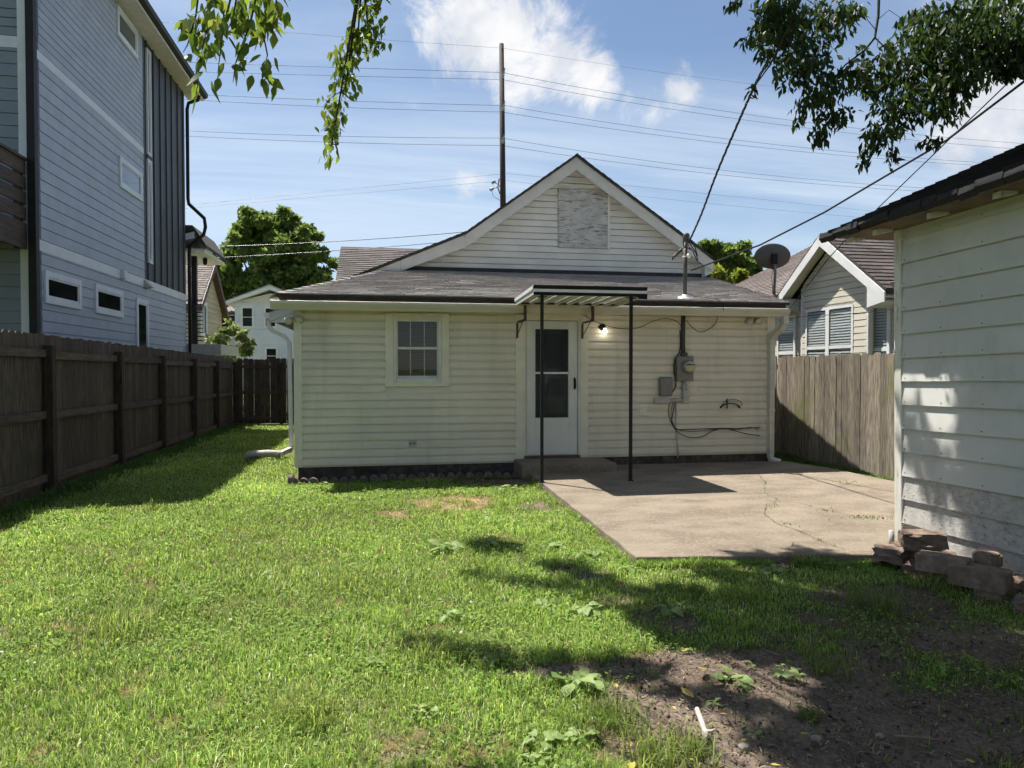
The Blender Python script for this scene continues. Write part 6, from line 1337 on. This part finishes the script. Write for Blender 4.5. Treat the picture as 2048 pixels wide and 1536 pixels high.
# ------------------------------------------------------------------ weeds, tufts, sticks, leaves
def weeds():
    r = random.Random(17)
    def lm(var):
        q = random.Random(var); st = [(0, .02), (.25, .05), (.45, .22), (.65, .27), (.85, .17), (1.0, .0)]; vs = []; fs = []; ph = q.uniform(0, 6)
        for (t, w) in st:
            z = .55*t - .75*t*t + .02*math.sin(9*t + ph); w2 = w*(1 + .1*math.sin(13*t + ph)); vs += [(t, -w2, z + .05*w2), (t, 0, z - .02), (t, w2, z + .05*w2)]
        for i in range(5): a = 3*i; fs += [(a, a + 1, a + 4, a + 3), (a + 1, a + 2, a + 5, a + 4)]
        return MB().add(vs, fs).mesh('leaf', M['weed'])
    LM = [lm(k) for k in range(5)]
    def weed(u, v, px, label, n=9, cat='weed'):
        p = P(u, v, Z=0); p.z = float(gz(np.array([p.x]), np.array([p.y]))[0]); d = (p - CAM).length; R_ = px*d/F*.80
        T = thing('broadleaf_weed', label, cat, tuple(p))
        n = int(n*1.5)
        for k in range(n):
            o = bpy.data.objects.new('leaf', LM[r.randint(0, 4)]); col.objects.link(o); o.parent = T; s = R_*r.uniform(.4, 1.05); o.scale = (s, s*r.uniform(.8, 1.3), s*r.uniform(.5, 2.0))
            o.rotation_euler = (r.uniform(-.5, .5), r.uniform(-.6, .15), 2*PI*k/n*1.7 + r.uniform(-.7, .7)); o.location = (r.gauss(0, R_*.3), r.gauss(0, R_*.22), .02)
    W = [(900, 1103, 42, 'wide dock weed left of the shaded weed on the open lawn', 12), (985, 1098, 36, 'dock weed in a small spot of tree shade on the lawn', 9), (1118, 1102, 32, 'low dock weed on the lawn just off the patio edge', 9), (1185, 1120, 36, 'dark green dock weed nearest the patio front corner', 10),
         (1262, 1146, 32, 'pale weed sprawling below the patio front corner', 8), (540, 1152, 24, 'lone small weed in the open sunny lawn', 7), (1160, 1372, 60, 'largest bright dock weed at the edge of the bare soil', 13), (995, 1335, 42, 'broad leaved weed in the band of branch shade', 9), (1465, 1368, 44, 'dock weed on the bare soil beside a fallen yellow leaf', 11),
         (1580, 1358, 36, 'half shaded weed on the bare soil behind the dock weed', 8), (1170, 1228, 40, 'pale rosette weed beside the patch of trodden soil', 11), (1100, 1222, 34, 'flat pale weed left of the rosette weed', 9), (848, 1248, 22, 'small silvery weed in the sunny lawn', 6), (915, 1243, 34, 'spreading pale weed right of the silvery weed', 8), (1075, 1490, 44, 'tall leaved weed at the lawn edge by the grass clump', 7),
         (1165, 1480, 46, 'upright weed with large oval leaves by the grass clump', 7), (840, 1432, 34, 'yellowing weed in the thick lawn grass', 7), (1650, 1130, 34, 'weed at the patio foot left of the stone pile', 9), (1715, 1124, 36, 'weed at the patio foot touching the stone pile', 9), (1540, 1152, 30, 'flat weed in dappled shade below the patio', 8), (1345, 1228, 36, 'shaded weed at the left rim of the tree shade', 8), (1505, 1340, 20, 'tiny seedling weed on the bare soil', 5),
         (1560, 1342, 18, 'seedling weed with three leaves in shaded soil', 4), (740, 1338, 30, 'grey green weed in the lawn beside a tall grass tuft', 8), (1085, 1520, 40, 'cluster of round leaves on the nearest lawn edge', 9), (1515, 1475, 18, 'small upright sprout on the bare soil', 5), (1170, 1000, 22, 'small weed beside the patio edge in sparse grass', 6), (970, 1038, 26, 'dark low weed below the straw patch', 7), (660, 968, 20, 'pale weed close to the edging stones', 6), (1430, 1410, 24, 'ragged weed next to the pale stick', 5), (1362, 905, 26, 'weed growing against the foundation under the meter', 9), (1010, 983, 30, 'weed in the worn grass by the doorstep', 7)]
    for u, v, px, lab, n in W: weed(u, v, px, lab, n)
    def tuft(u, v, px, label, col_, n=120, hk=1.0):
        p = P(u, v, Z=0); d = (p - CAM).length; R_ = px*d/F; T = thing('grass_clump', label, 'grass clump', (p.x, p.y, 0)); q = np.random.default_rng(u + v)
        x = p.x + q.normal(0, R_*.45, n); y = p.y + q.normal(0, R_*.5, n); blades('grass_blades', x, y, R_*(.35 + .6*q.random(n))*hk, .0035 + .003*q.random(n), np.abs(q.normal(.8, .4, n)), np.array(col_)*(.6 + .7*q.random(n))[:, None], parent=T, kind=True, seed=u)
    DG = (.16, .235, .05); LG = (.25, .33, .08)
    for u, v, px, lab, c, n in [(1225, 1448, 62, 'dark upright grass clump between the dock weed and the thin sticks', DG, 260), (1385, 1500, 46, 'grass clump on bare soil near the forked pale stick', DG, 150), (1315, 1530, 80, 'largest pale grass clump at the foot of the bare soil', LG, 260), (1385, 1190, 42, 'dark grass clump at the rim of the tree shade', DG, 160), (1500, 1205, 46, 'grass clump with pale blades in the dappled shade', LG, 160), (870, 1325, 60, 'long grass clump in the lawn beside the branch shade', LG, 260),
                               (1610, 1432, 28, 'small dark tuft alone on the bare soil', DG, 80), (1745, 1218, 60, 'wide dark grass clump in deep tree shade', DG, 220), (610, 1440, 66, 'thick pale grass clump in the sunny lawn', LG, 260), (1060, 1190, 30, 'small dark grass tuft standing above the mown lawn', DG, 90), (250, 1260, 60, 'feathery grass clump in the open lawn', LG, 200), (690, 1170, 50, 'long bladed clump beside the lone small weed', LG, 180), (1880, 1180, 46, 'grass clump growing at the foot of the stone pile', LG, 140), (1650, 1340, 44, 'shaded grass clump on the soil beneath the tree', DG, 130)]:
        tuft(u, v, px, lab, c, n)
    # sticks
    def stick(label, pts, rad, m):
        q = [P(u, v, Z=.018) for u, v in pts]; n = len(q); tag(MB().tube([p + Vector((0, 0, r.uniform(0, .01))) for p in q], [rad*(1 - .5*i/n) for i in range(n)], 7).build('stick', m, None, True), label, 'stick')
    T = thing('stick', 'forked pale stick lying on the bare soil', 'stick', tuple(P(1405, 1450, Z=0))); q = [P(u, v, Z=.02) for u, v in ((1394, 1418), (1402, 1440), (1410, 1462), (1413, 1472))]
    MB().tube(q, [.011, .012, .011, .013], 7).build('shaft', 'stick', T, True); MB().tube([q[2], P(1424, 1462, Z=.03), P(1430, 1458, Z=.04)], [.008, .006, .004], 6).build('fork', 'stick', T, True); MB().tube([q[3], P(1408, 1476, Z=.02), P(1404, 1466, Z=.03)], [.009, .006, .004], 6).build('fork', 'stick', T, True)
    stick('thin curved brown twig lying above the forked stick', [(1330, 1368), (1360, 1374), (1385, 1388), (1408, 1402)], .006, 'stickd'); stick('short crooked grey stick beside the dark grass clump', [(1268, 1412), (1280, 1428), (1296, 1446)], .009, 'stickd')
    stick('slim dark twig in the shaded soil', [(1530, 1305), (1560, 1312), (1582, 1308)], .006, 'stickd'); stick('broken twig lying on the soil near the pebbles', [(1560, 1465), (1580, 1457)], .006, 'stickd'); stick('fallen twig in deep shade under the tree', [(1790, 1475), (1840, 1478), (1890, 1482)], .006, 'stickd')
    fm = MB().add([(0, 0, 0), (.3, .22, .05), (.65, .2, .02), (1, 0, .09), (.65, -.2, .08), (.3, -.24, .06), (.5, 0, -.02)], [(0, 1, 6), (1, 2, 6), (2, 3, 6), (3, 4, 6), (4, 5, 6), (5, 0, 6)]).mesh('fallen_leaf', M['gold'])
    def fall(u, v, px, label, grp=None):
        p = P(u, v, Z=.02); d = (p - CAM).length; o = bpy.data.objects.new('fallen_leaf', fm); col.objects.link(o); o.location = p + Vector((0, 0, .008)); s = px*d/F; o.scale = (s, s, s); o.rotation_euler = (r.uniform(-.3, .3), r.uniform(-.3, .3), r.uniform(0, 6.28)); tag(o, label, 'leaf', grp)
    fall(1413, 1340, 30, 'pale yellow fallen leaf lying above the dock weed on the soil'); fall(1388, 1398, 30, 'bright yellow fallen leaf above the forked stick'); fall(825, 1424, 34, 'yellow fallen leaf lying in the thick lawn'); fall(1270, 1527, 42, 'yellow green fallen leaf on the near lawn edge')
    for (u, v) in [(1438, 1430), (1482, 1484), (1530, 1450), (1350, 1478), (1265, 1487), (1600, 1470), (1388, 1525), (1540, 1532), (1700, 1540), (1640, 1420), (1380, 1300), (1460, 1330), (1950, 1530), (1485, 1455), (1232, 1370), (1345, 1415)]: fall(u, v, r.uniform(11, 19), 'little yellow leaf scattered among the bare soil and twigs', 'small fallen leaves on the soil')
    import bmesh
    for u, v, px, lab in [(1488, 1497, 22, 'grey pebble on the bare soil below the forked stick'), (1632, 1480, 20, 'flat pale pebble near the broken twig'), (1388, 1308, 10, 'tiny round stone at the upper rim of the bare soil'), (1760, 1475, 16, 'pale stone in the shaded soil beside a fallen twig')]:
        bm = bmesh.new(); bmesh.ops.create_icosphere(bm, subdivisions=2, radius=1); p = P(u, v, Z=.0); d = (p - CAM).length; s = px*d/F*.5
        for q in bm.verts: q.co = Vector((q.co.x*s*(1 + r.uniform(-.1, .1)), q.co.y*s*.8*(1 + r.uniform(-.1, .1)), q.co.z*s*.55))
        me = bpy.data.meshes.new('pebble'); bm.to_mesh(me); bm.free(); me.materials.append(M['rock']); o = bpy.data.objects.new('pebble', me); col.objects.link(o); o.location = p + Vector((0, 0, s*.3)); tag(o, lab, 'stone')
weeds()

bg_tree('reflection_tree', 'unseen leafy tree added behind the bungalow to darken the blue house panes', [(815, 606, 36), (858, 600, 42), (940, 615, 45), (910, 625, 40), (960, 605, 40), (890, 645, 45), (850, 650, 40), (900, 575, 45), (950, 550, 55), (1010, 560, 60), (1080, 540, 60), (1140, 560, 55), (1060, 600, 60), (1120, 620, 55)], 50, (1070, 700), .5, G1, 160, 24, .35)  # crowns added out of sight so the blue house panes reflect dark
bg_tree('reflection_tree', 'second unseen leafy tree added behind the bungalow for the window reflections', [(1240, 570, 55), (1310, 560, 55), (1280, 610, 60)], 44, (1280, 700), .5, G1, 160, 25, .35)  # second hidden tree, added for the same pane reflections

def litter():
    r = np.random.default_rng(71); n = 60000; x = r.uniform(-.5, 4.3, n); y = r.uniform(2.0, 5.4, n); vis, d = in_view(x, y, 150); s_ = soil(x, y)
    k = vis & on_lawn(x, y) & (r.random(n) < s_*.55); x, y, d, s_ = x[k], y[k], d[k], s_[k]; n = len(x)
    # dry bits lying flat
    a = r.random(n)*2*PI; L = .006 + .03*r.random(n)**2; w = .0015 + .0025*r.random(n); z = gz(x, y) + .012 + .006*r.random(n)
    e = np.stack([np.cos(a), np.sin(a), r.normal(0, .15, n)], 1)*L[:, None]; f = np.stack([-np.sin(a), np.cos(a), np.zeros(n)], 1)*w[:, None]; p = np.stack([x, y, z], 1)
    vs = np.stack([p - f, p + f, p + e + f*.5, p + e - f*.5], 1).reshape(-1, 3); i = np.arange(n)[:, None]*4; tr = np.concatenate([i + np.array([0, 1, 2]), i + np.array([0, 2, 3])], 1).reshape(-1, 3)
    pal = np.array([[.20, .15, .10], [.30, .24, .17], [.10, .075, .055], [.07, .055, .045]]); c = pal[r.integers(0, 4, n)]*(.7 + .6*r.random(n))[:, None]
    m = mat('soil litter', (1, 1, 1), (.8, .8, .8), rough=.95, scale=30, attr='Col'); o = tri_object('soil_litter', vs, tr, np.repeat(c, 4, 0), m); o['kind'] = 'stuff'
    # crumbs of earth
    k = r.random(n) < .25; x, y, z = x[k], y[k], gz(x[k], y[k]); n = len(x); s = .002 + .006*r.random(n)**3; T4 = np.array([[1, 1, 1], [-1, -1, 1], [-1, 1, -1], [1, -1, -1], [0, 0, 1.6]])
    o4 = T4[None, :4, :] + r.normal(0, .35, (n, 4, 3)); vs = (np.stack([x, y, z + .006], 1)[:, None, :] + o4*s[:, None, None]).reshape(-1, 3); i = np.arange(n)[:, None]*4
    tr = np.concatenate([i + np.array(q) for q in ((0, 1, 2), (0, 3, 1), (0, 2, 3), (1, 3, 2))], 1).reshape(-1, 3); c = np.array([.13, .10, .08])*(.6 + .7*r.random(n))[:, None]
    o = tri_object('soil_crumbs', vs, tr, np.repeat(c, 4, 0), m); o['kind'] = 'stuff'
litter()
